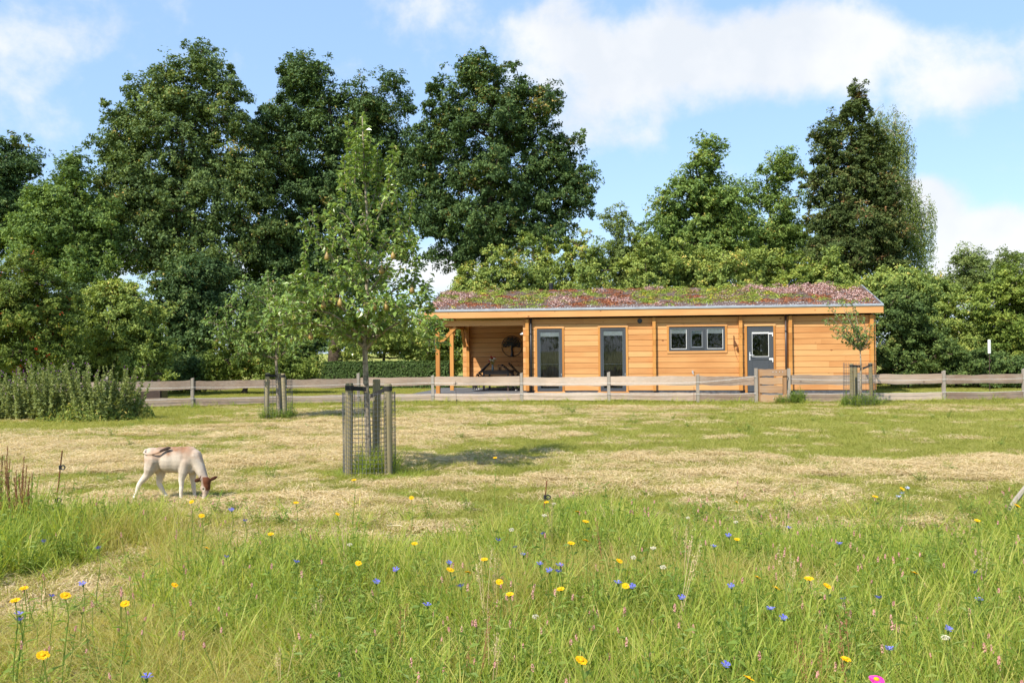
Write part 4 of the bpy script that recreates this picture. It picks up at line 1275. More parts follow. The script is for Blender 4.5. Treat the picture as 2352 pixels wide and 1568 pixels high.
def mid_tree():
    q = lambda x, y, d=0.0: px_local(x, y, MBASE, d)
    stem = [(0.03, 0.0, -0.02), (0.0, 0, 0.6), q(634, 830), q(636, 790), q(634, 740), q(630, 690)]
    limbs = []
    rng = random.Random(4)
    tips = [(480, 740), (500, 780), (520, 700), (545, 660), (560, 720), (575, 780), (590, 670), (610, 640), (640, 660), (660, 720), (690, 680), (700, 740), (730, 760), (680, 800), (545, 810), (620, 740), (585, 740), (650, 770), (715, 700)]
    for i, (x, y) in enumerate(tips):
        d = rng.uniform(-1.0, 1.0)
        y0 = min(825, y + 60)
        limbs.append(([q(635, y0), q((635 + x) / 2, (y0 + y) / 2 - 5, d * 0.5), q(x, y, d)], 0.018))
    return fruit_tree('apple_tree', 'bushy young apple tree at the middle left before the tall trees', MBASE, stem, limbs, L_APPLE, 50, 0.105, M_BARK2, 0.05, 12, pears=0, twig_len=0.42, twig_per_m=16)
mid_tree()
def right_tree():
    q = lambda x, y, d=0.0: px_local(x, y, RB, d)
    stem = [(0.05, 0.0, -0.02), (0.04, 0, 0.6), q(1977, 830), q(1975, 800), q(1972, 775)]
    limbs = []
    rng = random.Random(9)
    for x, y in [(1892, 735), (1905, 705), (1915, 760), (1930, 695), (1945, 720), (1930, 755), (1958, 700), (1965, 740), (1950, 780), (1985, 730), (2000, 745), (2003, 775), (1990, 760), (1910, 730)]:
        d = rng.uniform(-0.5, 0.5)
        limbs.append(([q(1976, 806), q((1976 + x) / 2 + 6, (806 + y) / 2 + 3, d * 0.5), q(x, y, d)], 0.014))
    return fruit_tree('young_plum_tree', 'small vase-shaped young tree with sparse leaves before the cabin corner', RB, stem, limbs, L_APPLE, 34, 0.085, M_BARK2, 0.035, 13, twig_len=0.24, twig_per_m=12)
right_tree()

# ------------------------------------------------------------------ tall trees, shrubs and hedges behind
BG = 'tall trees behind the garden'
SH = 'shrubs of the garden border'
tree('broadleaf_tree', 'dark tree cut by the left edge of the picture', foot(-20, 50), lobes_px(50, [(10, 390, 70, 80), (-40, 480, 90, 130), (40, 500, 60, 70)]), L_OAK2, M_BARK, 190, 130, 0.2, 0.8, 0.3, BG, seed=21)
tree('broadleaf_tree', 'mid green tree with a pointed top between the left edge and the tallest tree', foot(150, 45), lobes_px(45, [(165, 385, 34, 48), (140, 470, 66, 70), (215, 520, 60, 80), (110, 560, 90, 80), (200, 620, 80, 60)]), L_ASH, M_BARK, 240, 130, 0.17, 0.65, 0.22, BG, seed=22, leafbias=-0.12)
tree('broadleaf_tree', 'tallest tree of all with a broad rounded crown left of the middle', foot(400, 47), lobes_px(47, [(455, 165, 66, 66), (365, 215, 66, 78), (530, 220, 50, 66), (285, 300, 74, 90), (420, 290, 116, 110), (540, 330, 62, 110), (270, 430, 66, 100), (390, 440, 120, 110), (520, 470, 84, 110), (340, 560, 100, 90), (470, 590, 110, 90), (590, 400, 46, 110), (600, 540, 60, 90), (240, 500, 56, 80)]), L_OAK, M_BARK, 560, 150, 0.18, 0.72, 0.34, BG, seed=23, limb_n=14)
tree('oak_tree', 'dark oak with twin tops in the centre of the tall row', foot(770, 49), lobes_px(49, [(685, 185, 62, 62), (745, 215, 56, 70), (832, 250, 46, 74), (895, 250, 46, 76), (690, 330, 96, 110), (830, 330, 92, 100), (670, 480, 92, 110), (800, 470, 110, 110), (640, 610, 90, 90), (880, 450, 66, 90), (760, 620, 120, 70), (612, 340, 40, 100), (935, 400, 40, 100), (915, 530, 62, 80)]), L_OAK2, M_BARK, 540, 150, 0.19, 0.75, 0.38, BG, seed=24, limb_n=14)
tree('oak_tree', 'round dark oak standing free left above the sedum roof', foot(1105, 47), lobes_px(47, [(1085, 185, 62, 56), (1165, 185, 56, 56), (1030, 260, 60, 84), (1130, 290, 120, 96), (1235, 270, 56, 76), (1020, 400, 62, 90), (1150, 410, 120, 90), (1280, 380, 62, 96), (1010, 500, 66, 56), (1290, 470, 72, 54), (1120, 520, 130, 60), (1240, 540, 84, 42), (1050, 590, 66, 42), (985, 330, 42, 84), (965, 440, 40, 66), (1330, 430, 40, 60)]), L_OAK2, M_BARK, 520, 140, 0.18, 0.66, 0.36, BG, seed=25, limb_n=18, leafbias=0.04)
tree('broadleaf_tree', 'fresh green tree with a narrow top right above the middle of the roof', foot(1620, 44), lobes_px(44, [(1632, 330, 30, 36), (1610, 390, 52, 44), (1560, 450, 62, 58), (1645, 460, 66, 56), (1530, 530, 60, 60), (1620, 540, 86, 62), (1690, 520, 52, 66), (1500, 590, 60, 50), (1600, 610, 90, 40)]), L_ASH, M_BARK, 270, 120, 0.17, 0.55, 0.16, BG, seed=26, limb_n=9)
tree('broadleaf_tree', 'airy pale tree between the fresh green tree and the brownish one', foot(1770, 47), lobes_px(47, [(1800, 385, 46, 34), (1745, 430, 56, 44), (1810, 470, 50, 60), (1750, 540, 74, 70), (1820, 570, 50, 60), (1720, 600, 70, 50)]), L_ASH, M_BARK, 170, 110, 0.15, 0.6, 0.16, BG, seed=27, limb_n=8)
tree('hornbeam_tree', 'tall pointed tree tinged brown with seeds above the right of the roof', foot(1960, 44), lobes_px(44, [(1972, 225, 22, 28), (1965, 280, 44, 46), (1905, 330, 40, 46), (1990, 345, 60, 56), (1925, 410, 82, 66), (2010, 430, 60, 66), (1900, 490, 62, 66), (1985, 520, 92, 72), (1930, 590, 92, 60), (2040, 580, 52, 66)]), L_HORN, M_BARK, 430, 150, 0.15, 0.5, 0.22, BG, seed=28, limb_n=12)
tree('birch_tree', 'weeping birch with pale hanging twigs behind the pointed brown tree', foot(2050, 48), lobes_px(48, [(2040, 270, 42, 30), (2070, 340, 30, 60), (2060, 450, 50, 66), (2112, 470, 34, 46), (2100, 550, 40, 56), (2035, 300, 50, 40)]), L_BIRCH, M_BARKB, 260, 60, 0.13, 0.30, 0.16, BG, seed=29, droop=2.6, limb_n=9)
# shrubs behind the cabin
row = [(1090, 655, 46, 44, 40, 1), (1165, 625, 62, 64, 41, 1), (1250, 602, 66, 74, 42, 1), (1345, 590, 66, 76, 41, 1), (1430, 560, 44, 96, 43, 0), (1490, 600, 62, 76, 41, 1), (1580, 610, 66, 72, 42, 1), (1675, 612, 66, 70, 41, 1), (1760, 620, 60, 64, 42, 1), (1840, 630, 62, 58, 41, 2), (1915, 635, 56, 60, 40, 1)]
names = ['first', 'second', 'third', 'fourth', 'fifth', 'sixth', 'seventh', 'eighth', 'ninth', 'tenth', 'eleventh']
nth = -1
for i, (x, y, rx, ry, d, k) in enumerate(row):
    nth += k == 1
    lm = [L_BIRCH, L_BUSH, L_YELL][k]
    lb = ['tall thin brownish shrub with bare tips behind the cabin ridge', 'light green shrub showing over the cabin ridge, %s from its left end' % names[max(0, nth)], 'yellow green shrub over the right of the cabin ridge'][k]
    tree('garden_shrub', lb, foot(x, d), lobes_px(d, [(x - 12, y, rx * 0.7, ry), (x + rx * 0.4, y + ry * 0.3, rx * 0.7, ry * 0.8), (x - rx * 0.4, y + ry * 0.4, rx * 0.7, ry * 0.8), (x, y + ry * 1.3, rx, ry * 0.9)], 1.0), lm, M_BARK, 90, 120, 0.13, 0.42, 0.08, SH, cat='shrub', seed=40 + i, limb_n=5)
# right of the cabin
rights = [('big_shrub', 'big dark shrub right beside the cabin end wall', 36.5, [(2080, 740, 80, 84), (2060, 830, 84, 60), (2140, 820, 70, 66)], L_DARK, 190, 0.12, 0.42),
          ('big_shrub', 'light green shrub rising behind the cabin end wall', 40, [(2070, 660, 86, 44), (2130, 690, 70, 66), (2020, 670, 66, 44)], L_BUSH, 150, 0.14, 0.48),
          ('big_shrub', 'olive shrub right of the dark one by the cabin', 38, [(2190, 760, 66, 90), (2240, 800, 60, 70), (2180, 845, 70, 36)], L_BUSH, 170, 0.13, 0.45),
          ('hawthorn_tree', 'thin spreading hawthorn under the cumulus on the right', 42, [(2225, 600, 42, 26), (2260, 650, 62, 44), (2190, 660, 50, 40), (2320, 610, 34, 30)], L_BIRCH, 110, 0.12, 0.5),
          ('big_shrub', 'yellow green shrub at the right edge', 37, [(2310, 700, 70, 76), (2350, 650, 50, 50), (2330, 790, 66, 70), (2380, 760, 70, 110)], L_YELL, 210, 0.13, 0.46),
          ('big_shrub', 'dark low shrub under the yellow green one behind the rail', 36, [(2250, 850, 76, 44), (2330, 855, 76, 42), (2400, 850, 66, 50)], L_DARK, 150, 0.12, 0.4)]
for i, (nm, lb, d, sp, lm, n, sz, rc) in enumerate(rights):
    tree(nm, lb, foot(sp[0][0], d), lobes_px(d, sp, 0.9), lm, M_BARK, n, 120, sz, rc, 0.1, SH, cat='shrub' if 'shrub' in nm else 'tree', seed=60 + i, limb_n=6)
# left side
tree('rowan_tree', 'rowan with clusters of orange-red berries at the left edge', foot(60, 31), lobes_px(31, [(40, 650, 90, 66), (110, 690, 72, 60), (30, 740, 100, 60), (120, 760, 70, 60), (-40, 700, 80, 100), (60, 810, 100, 50)]), L_ROWAN, M_BARK, 260, 130, 0.105, 0.38, 0.1, None, seed=71, limb_n=10, berries=85)
lefts = [('bushy_tree', 'olive green bushy tree behind the thistles', 34, [(250, 690, 62, 50), (310, 730, 66, 60), (340, 790, 60, 60), (270, 790, 70, 66), (330, 845, 70, 30), (295, 672, 40, 34)], L_BUSH, 190, 0.12, 0.42),
         ('bushy_tree', 'dense dark green bush between rowan and olive bush', 36, [(180, 720, 70, 70), (190, 820, 80, 60)], L_DARK, 150, 0.13, 0.45),
         ('ivy_shrub', 'leafy shrub low behind the fence under the tall dark oak', 36, [(560, 800, 62, 44), (520, 840, 52, 36), (620, 845, 62, 34), (690, 850, 50, 30)], L_ROWAN, 150, 0.12, 0.4),
         ('dark_shrub', 'deep shaded shrub at the foot of the tallest tree', 42, [(430, 790, 62, 72), (480, 720, 62, 60), (390, 700, 50, 60), (450, 640, 70, 60)], L_OAK2, 170, 0.17, 0.6),
         ('dark_shrub', 'deep shaded shrub at the foot of the twin-topped oak', 43, [(600, 730, 70, 70), (700, 720, 76, 76), (660, 800, 76, 50)], L_OAK2, 190, 0.17, 0.6),
         ('dark_shrub', 'low shaded bush at the far left behind the thistles', 35, [(-60, 850, 90, 60), (30, 850, 90, 50), (110, 855, 80, 40)], L_DARK, 200, 0.13, 0.45),
         ('dark_shrub', 'low shaded bush behind the wooden box by the left fence', 37, [(260, 850, 80, 44), (360, 855, 70, 40), (440, 855, 70, 40)], L_DARK, 200, 0.13, 0.45),
         ('weeping_shrub', 'pale arching shrub behind the clipped hedge', 42, [(880, 780, 66, 36), (810, 790, 50, 40), (950, 790, 50, 40), (900, 740, 40, 30)], L_BUSH, 140, 0.12, 0.42),
         ('garden_shrub', 'light shrub seen through the open porch', 44, [(1020, 740, 52, 50), (1055, 800, 40, 56), (1000, 810, 50, 50)], L_BUSH, 130, 0.13, 0.45)]
for i, (nm, lb, d, sp, lm, n, sz, rc) in enumerate(lefts):
    tree(nm, lb, foot(sp[0][0], d), lobes_px(d, sp, 0.9), lm, M_BARK, n, 120, sz, rc, 0.1, SH, cat='shrub' if 'shrub' in nm else 'tree', seed=80 + i, limb_n=6)

def clipped_hedge():
    rng = np.random.default_rng(31)
    a, b = at(745, 850, 41), at(1035, 850, 40)
    n = 16000
    s = rng.random(n)
    face = rng.random(n)
    L_ = (b - a).length
    top = face < 0.35
    w, h = 0.7, 1.12
    x = s * L_
    y = np.where(top, rng.uniform(-w / 2, w / 2, n), -w / 2 + rng.normal(0, 0.05, n)) + np.where((~top) & (rng.random(n) < 0.3), w, 0)
    z = np.where(top, h + rng.normal(0, 0.035, n), rng.uniform(0.03, h, n))
    nr = np.where(top[:, None], [0, 0, 1.0], [0, -1.0, 0.2]) + 0.6 * rvec(n, rng)
    v, f = leaf_arrays(np.stack([x, y, z], 1), nr, rvec(n, rng), rng.uniform(0.06, 0.12, n), rng.uniform(0.04, 0.07, n), 0.2)
    o = thing('clipped_hedge', 'low dark clipped hedge behind the lawn left of the cabin', 'hedge', (a.x, a.y, 0), math.atan2(b.y - a.y, b.x - a.x))
    m = MB(); m.add(v, f, np.repeat(np.clip(0.3 + 0.15 * rng.normal(size=n), 0, 1), 4)); m.build('foliage', L_DARK, o)
    m = MB(); m.box((0.05, -w / 2 + 0.07, 0.0), (L_ - 0.05, w / 2 - 0.07, h - 0.08)); m.build('stems', M_BARK, o)
clipped_hedge()

def far_wood():
    """the wood far beyond the garden, one mass"""
    rng = np.random.default_rng(77)
    V_, F_, A_ = [], [], []
    cnt = 0
    m = MB()
    for k in range(175):
        x = -150 + 300 * k / 119 + rng.uniform(-2, 2)
        y = 95 + rng.uniform(-8, 20)
        h = rng.uniform(4.5, 8.5)
        if k >= 120:
            x, y, h = -70 + 140 * (k - 120) / 54 + rng.uniform(-1, 1), -38 + rng.uniform(-6, 4), rng.uniform(8, 12)
        for c in range(9):
            cx, cy, cz = x + rng.normal(0, 1.6), y + rng.normal(0, 1.4), h * rng.uniform(0.15, 0.85)
            n = 80 if k < 120 else 110
            pos = np.array([cx, cy, cz]) + rvec(n, rng) * rng.uniform(0.9, 1.9) * (rng.random((n, 1)) ** 0.4)
            L_ = rng.uniform(0.3, 0.55, n)
            d1, d2 = rvec(n, rng) * (L_ * 0.6)[:, None], rvec(n, rng) * (L_ * 0.5)[:, None]
            m.add(np.stack([pos - d1, pos + d1, pos + d2], 1).reshape(-1, 3), np.arange(3 * n).reshape(-1, 3), np.repeat(np.clip(0.5 + 0.2 * rng.normal(size=n), 0, 1), 3))
    o = m.build('far_wood', L_ASH)
    tag(o, 'far wood closing the view round the garden', 'wood', kind='stuff')
far_wood()

# ------------------------------------------------------------------ things at the far right and left
def rail():
    t = thing('garden_rail', 'low grey wooden rail on posts behind the fence at the right edge', 'rail', tuple(ground_at(2290, 890, 0)), 0)
    p0 = Vector(t.location)
    d = p0.y + 1.0
    c = [at(x, 835, d) - p0 for x in (2255, 2286, 2338, 2400)]
    for q in c[1:]:
        m = MB(); m.box((q.x - 0.05, 0.95, -0.02), (q.x + 0.05, 1.05, q.z - 0.03)); m.build('post', W_FPOST, t)
    m = MB(); m.box((c[0].x, 0.93, c[1].z - 0.029), (c[-1].x, 1.07, c[1].z + 0.03)); m.build('rail', W_FENCE, t)
    m = MB(); m.box((c[1].x + 0.051, 0.98, c[1].z - 0.13), (c[-1].x, 1.02, c[1].z - 0.03)); m.build('board', W_FENCE, t)
rail()
def pole():
    d = 33.0
    c = at(2272, 780, d); e = at(2272, 808, d)
    t = thing('white_pole', 'short white marker pole against the shrubs at the right', 'pole', (c.x, d, 0))
    m = MB(); m.tube([(0, 0, e.z - 0.05), (0, 0, c.z)], 0.05, 10); m.build('white_top', M_WHITE, t)
    m = MB(); m.tube([(0, 0, -0.02), (0, 0, e.z - 0.051)], 0.014, 8); m.build('stand', M_PIPE, t)
pole()
def bench():
    c = ground_at(352, 905, 0)
    t = thing('planter_box', 'dark weathered wooden box behind the left fence', 'box', (at(352, 884, 31).x, 31, 0))
    for s in (-1, 1):
        m = MB(); m.box((-0.38, s * 0.25 - 0.02, 0.02), (0.38, s * 0.25 + 0.02, 0.60)); m.build('side_board', M_PIPE, t)
        m = MB(); m.box((s * 0.36 - 0.02, -0.229, 0.02), (s * 0.36 + 0.02, 0.229, 0.59)); m.build('end_board', M_PIPE, t)
    m = MB(); m.box((0.27, -0.34, 0), (0.35, -0.272, 0.75)); m.build('corner_post', M_PIPE, t)
bench()

def steel_rod(label, top, bottom, ins, col):
    """electric fence pin with insulators; top/bottom in the view"""
    b = ground_at(*bottom)
    d = b.y
    tp = at(top[0], top[1], d + 0.02)
    t = thing('fence_pin', label, 'fence pin', tuple(b), 0, 'electric fence pins')
    v = tp - b
    m = MB(); m.tube([(0, 0, -0.03), tuple(v)], 0.006, 6); m.build('rod', col, t)
    for s in ins:
        c = v * s
        m = MB(); m.tube([tuple(c - Vector((0, 0, 0.018))), tuple(c + Vector((0, 0, 0.018)))], 0.014, 8)
        an = np.linspace(0, 2 * PI, 13)
        m.tube([(c.x + 0.028 + 0.019 * math.cos(a), c.y - 0.006, c.z + 0.019 * math.sin(a)) for a in an], 0.006, 5, caps=False)
        m.build('insulator', M_BLACK, t)
    return t
steel_rod('rusty electric fence pin with two black insulators left of the calf', (143, 1034), (122, 1212), (0.78, 0.36), M_RUST)
steel_rod('rusty electric fence pin poking from the middle of the meadow edge', (1256, 1103), (1244, 1215), (0.66,), M_RUST)
steel_rod('thin dark fence pin with two insulators in front of the porch fence', (1046, 875), (1049, 930), (0.9, 0.2), M_PIPE)
steel_rod('thin dark fence pin before the plank fence between window and gate', (1594, 888), (1594, 934), (0.8,), M_RUST)
def leaning_stake():
    b = ground_at(2296, 1195)
    t = at(2372, 1098, b.y + 0.1)
    m = MB(); m.tube([(0, 0, -0.04), tuple((t - b) * 0.5), tuple(t - b)], [0.026, 0.025, 0.022], 7)
    o = m.build('leaning_stake', W_FPOST)
    o.location = b
    tag(o, 'grey wooden stake leaning out of the picture at the right edge of the meadow', 'stake')
leaning_stake()

# ------------------------------------------------------------------ the calf
def calf():
    px = lambda x, y: ((x - 640) / 1550.0, (1262 - y) / 1550.0)   # side view measures of the animal in metres
    loc = Vector((-3.985, 10.12, 0.022))
    prim = MB()
    def e(c, r, rot=0.0):
        prim_ball(c, r, rot)
    def prim_ball(c, r, rot):
        m = MB(); m.ball((0, 0, 0), r, 16, 10)
        v = np.concatenate(m.v)
        ca, sa = math.cos(rot), math.sin(rot)
        v = np.stack([v[:, 0] * ca - v[:, 2] * sa, v[:, 1], v[:, 0] * sa + v[:, 2] * ca], 1) + np.array(c)
        prim.add(v, m.f[0])
    def limb(pts, rs):
        pts = np.array(pts, float); rs = np.array(rs, float)
        for i in range(len(pts) - 1):
            L_ = np.linalg.norm(pts[i + 1] - pts[i])
            n = max(2, int(L_ / (min(rs[i], rs[i + 1]) * 0.4)))
            for s in np.linspace(0, 1, n, endpoint=(i == len(pts) - 2)):
                r = rs[i] * (1 - s) + rs[i + 1] * s
                m = MB(); m.ball(pts[i] * (1 - s) + pts[i + 1] * s, r, 10, 7)
                prim.add(np.concatenate(m.v), m.f[0])
    # trunk
    e((0.085, 0.0, 0.445), (0.10, 0.092, 0.118))
    e((0.16, 0, 0.445), (0.12, 0.098, 0.122))
    e((0.27, 0, 0.425), (0.15, 0.112, 0.142))
    e((0.37, 0, 0.425), (0.14, 0.110, 0.146))
    e((0.47, 0, 0.435), (0.115, 0.094, 0.140))
    e((0.525, 0, 0.430), (0.070, 0.070, 0.115))
    e((0.50, 0, 0.335), (0.06, 0.06, 0.07))
    e((0.29, 0, 0.545), (0.20, 0.035, 0.025)); e((0.06, 0, 0.535), (0.06, 0.04, 0.025)); e((0.47, 0, 0.548), (0.08, 0.03, 0.025))
    # neck
    limb([(0.53, 0.0, 0.455), (0.575, -0.01, 0.38), (0.625, -0.03, 0.29), (0.655, -0.05, 0.235)], [0.088, 0.070, 0.055, 0.046])
    # head, turned a little to the camera
    e((0.685, -0.07, 0.195), (0.052, 0.052, 0.058)); e((0.690, -0.078, 0.145), (0.046, 0.048, 0.06), 0.1)
    e((0.688, -0.09, 0.095), (0.034, 0.036, 0.055)); e((0.682, -0.10, 0.048), (0.029, 0.031, 0.034)); e((0.680, -0.103, 0.028), (0.026, 0.029, 0.02))
    e((0.655, -0.075, 0.13), (0.03, 0.034, 0.05))
    # ears
    limb([(0.652, -0.09, 0.222), (0.625, -0.105, 0.226), (0.600, -0.118, 0.218), (0.588, -0.122, 0.210)], [0.014, 0.022, 0.023, 0.012])
    limb([(0.722, -0.055, 0.215), (0.75, -0.05, 0.226), (0.778, -0.045, 0.240), (0.802, -0.042, 0.250)], [0.012, 0.020, 0.018, 0.007])
    # hind legs: near one stretched back, far one forward
    limb([(0.10, -0.055, 0.43), (0.075, -0.068, 0.345), (0.055, -0.07, 0.285), (-0.03, -0.072, 0.19), (-0.045, -0.074, 0.165), (-0.075, -0.078, 0.075), (-0.098, -0.08, 0.018)], [0.085, 0.068, 0.045, 0.028, 0.027, 0.019, 0.021])
    limb([(0.12, 0.05, 0.42), (0.135, 0.055, 0.34), (0.14, 0.06, 0.27), (0.115, 0.065, 0.165), (0.125, 0.068, 0.145), (0.165, 0.07, 0.07), (0.195, 0.072, 0.018)], [0.085, 0.072, 0.050, 0.028, 0.028, 0.019, 0.021])
    e((0.10, -0.03, 0.40), (0.085, 0.07, 0.11)); e((0.115, 0.03, 0.39), (0.09, 0.07, 0.12))
    # fore legs
    limb([(0.455, -0.05, 0.40), (0.435, -0.06, 0.30), (0.415, -0.062, 0.22), (0.415, -0.062, 0.145), (0.413, -0.062, 0.125), (0.408, -0.062, 0.055), (0.410, -0.062, 0.016)], [0.062, 0.052, 0.034, 0.024, 0.026, 0.018, 0.021])
    limb([(0.49, 0.05, 0.40), (0.490, 0.06, 0.30), (0.490, 0.064, 0.22), (0.497, 0.066, 0.145), (0.498, 0.066, 0.125), (0.505, 0.066, 0.055), (0.512, 0.066, 0.016)], [0.06, 0.050, 0.033, 0.024, 0.026, 0.018, 0.021])
    # tail carried over the near hip
    tail = [(0.03, 0.0, 0.535), (0.012, -0.035, 0.538), (0.014, -0.082, 0.512), (0.06, -0.110, 0.500), (0.12, -0.118, 0.504), (0.18, -0.118, 0.515), (0.225, -0.105, 0.540), (0.275, -0.090, 0.560), (0.305, -0.085, 0.566)]
    limb(tail, [0.018, 0.014, 0.012, 0.0115, 0.0115, 0.0115, 0.017, 0.019, 0.010])
    tmp = prim.build('calf_tmp', M_WHITE)
    md = tmp.modifiers.new('r', 'REMESH'); md.mode = 'VOXEL'; md.voxel_size = 0.0072
    sm = tmp.modifiers.new('s', 'SMOOTH'); sm.factor = 0.5; sm.iterations = 6
    dg = bpy.context.evaluated_depsgraph_get()
    me = bpy.data.meshes.new_from_object(tmp.evaluated_get(dg))
    bpy.data.objects.remove(tmp)
    co = np.zeros(len(me.vertices) * 3, np.float32); me.vertices.foreach_get('co', co); co = co.reshape(-1, 3)
    x, y, z = co[:, 0], co[:, 1], co[:, 2]
    # coat markings of the animal itself
    n = fbm(x * 14, z * 14 + y * 9, 5)
    cream = np.array([0.49, 0.42, 0.335]); tan = np.array([0.25, 0.13, 0.07]); brown = np.array([0.105, 0.034, 0.013]); dark = np.array([0.022, 0.014, 0.011]); pale = np.array([0.66, 0.59, 0.50])
    col = np.tile(cream, (len(x), 1))
    def blend(c, w):
        nonlocal col
        w = np.clip(w, 0, 1)[:, None]
        col = col * (1 - w) + c * w
    blend(tan, 0.95 * sstep(0.44, 0.56, z + 0.08 * (n - 0.5)) * sstep(-0.02, 0.2, x) * sstep(0.58, 0.45, x) * (0.6 + 0.6 * n))
    blend(tan, 0.5 * np.exp(-((x - 0.10) ** 2 + (z - 0.40) ** 2) / 0.004) * n * 1.4)
    blend(tan, 0.45 * np.exp(-((x - 0.47) ** 2 / 0.003 + (z - 0.47) ** 2 / 0.012)))
    neck = sstep(0.55, 0.60, x) * sstep(0.46, 0.40, z)
    blend(np.array([0.24, 0.19, 0.155]), 0.75 * neck * sstep(0.60, 0.66, x + (0.3 - z) * 0.3))
    blend(pale, sstep(0.30, 0.2, z) * sstep(0.57, 0.54, x))
    mott = fbm(x * 22 + y * 17, z * 20 - y * 9, 12, 4)
    col = col * (0.80 + 0.38 * mott)[:, None]
    blend(tan * 1.5, 0.35 * sstep(0.52, 0.66, fbm(x * 7 + 3, z * 7 + y * 5, 31, 3)) * sstep(0.25, 0.4, z))
    head = (x > 0.575) & (z < 0.262)
    fore = sstep(0.655, 0.690, x + 0.25 * (z - 0.15)) * sstep(0.085, 0.12, z) * sstep(0.262, 0.245, z)
    blend(brown, fore * head)
    blend(np.array([0.40, 0.30, 0.225]), 0.75 * head * (1 - fore) * sstep(0.03, 0.07, z))
    eye = np.array([0.672, -0.122, 0.128])
    de = np.sqrt((x - eye[0]) ** 2 + (y - eye[1]) ** 2 + (z - eye[2]) ** 2)
    blend(cream, 0.8 * sstep(0.030, 0.020, de)); blend(dark, sstep(0.015, 0.010, de))
    ear = ((x < 0.640) & (x > 0.57) & (z > 0.18) & (z < 0.262) & (y < -0.085)) | ((x > 0.735) & (z > 0.19))
    blend(brown * 0.5, ear.astype(float))
    blend(pale, head * sstep(0.055, 0.03, z))
    blend(dark * 2.5, ((x > 0.20) & (x < 0.32) & (z > 0.525) & (y < -0.072) & (z > 0.5)).astype(float))
    blend(np.array([0.30, 0.23, 0.16]), sstep(0.026, 0.016, z) * (x < 0.55))
    ca = me.color_attributes.new('col', 'FLOAT_COLOR', 'POINT')
    ca.data.foreach_set('color', np.concatenate([col, np.ones((len(col), 1))], 1).astype(np.float32).reshape(-1))
    me.polygons.foreach_set('use_smooth', np.ones(len(me.polygons), bool))
    t = NT('calf coat')
    nz = t.noise(t.mapping(t.obj(), (1, 1, 0.4)), 150, 4)
    c = t.mix(0.35, t.attr('col').outputs['Color'], t.mix(1.0, t.attr('col').outputs['Color'], t.ramp(nz, [(0.3, (0.7, 0.68, 0.66)), (0.7, (1.2, 1.2, 1.2))]), 'MULTIPLY'))
    me.materials.clear(); me.materials.append(t.done(t.bsdf(c, 0.8, 0.2, bump=nz, bstr=0.08, bdist=0.002)))
    o = thing('calf', 'cream calf with a brown forehead grazing in the hay', 'calf', tuple(loc), rad(-2))
    link('body', me, o)
    m = MB(); m.ball((0.6715, -0.1165, 0.128), (0.010, 0.008, 0.008), 8, 6); m.build('eye', plain('calf eye', (0.008, 0.006, 0.005), 0.1, 0.6), o, True)
calf()

# ------------------------------------------------------------------ grasses (masses nobody could count)
def blades(n, h, w, lean, curve, spread, rng, seg=3, flatten=0.0):
    m = MB()
    for _ in range(n):
        a = rng.uniform(0, 2 * PI); r = spread * rng.random() ** 0.5
        bx, by = r * math.cos(a), r * math.sin(a)
        hh = h * rng.uniform(0.55, 1.15); ww = w * rng.uniform(0.7, 1.2)
        hd = rng.uniform(0, 2 * PI)
        ln = lean * rng.uniform(0.2, 1.3); cv = curve * rng.uniform(0.1, 1.6)
        dx, dy_ = math.cos(hd), math.sin(hd)
        tw = rng.uniform(0, PI)
        sx, sy = math.cos(tw), math.sin(tw)
        v = []
        for k in range(seg + 1):
            s = k / seg
            o = (ln * s + cv * s * s) * hh
            z = hh * s * max(0.15, 1 - 0.35 * (ln + cv * s) * s)
            wd = ww * (1 - 0.15 * s) * (1 - s ** 3)
            cx, cy = bx + dx * o, by + dy_ * o
            if k < seg:
                v += [(cx - sx * wd / 2, cy - sy * wd / 2, z), (cx + sx * wd / 2, cy + sy * wd / 2, z)]
            else:
                v += [(cx, cy, z)]
        f = [(2 * k, 2 * k + 1, 2 * k + 3, 2 * k + 2) for k in range(seg - 1)] + [(2 * seg - 2, 2 * seg - 1, 2 * seg)]
        m.add(v, f, np.full(len(v), rng.random()))
    return m
def lying(n, L0, L1, spread, zmax, rng):
    m = MB()
    for _ in range(n):
        a = rng.uniform(0, 2 * PI); r = spread * rng.random() ** 0.5
        c = np.array([r * math.cos(a), r * math.sin(a), rng.uniform(0.006, zmax)])
        hd = rng.uniform(0, PI) if rng.random() < 0.4 else rng.gauss(0, 0.5)
        L_ = rng.uniform(L0, L1)
        d = np.array([math.cos(hd), math.sin(hd), rng.gauss(0, 0.12)]) * L_ / 2
        up = np.array([0, 0, rng.uniform(0.0, 0.03)])
        s = np.array([-math.sin(hd), math.cos(hd), rng.gauss(0, 0.4)]) * rng.uniform(0.0012, 0.0024)
        v = [c - d - s, c - d + s, c + up + s, c + up - s, c + d + s * 0.5, c + d - s * 0.5]
        m.add(v, [(0, 1, 2, 3), (3, 2, 4, 5)], np.full(6, rng.random()))
    return m

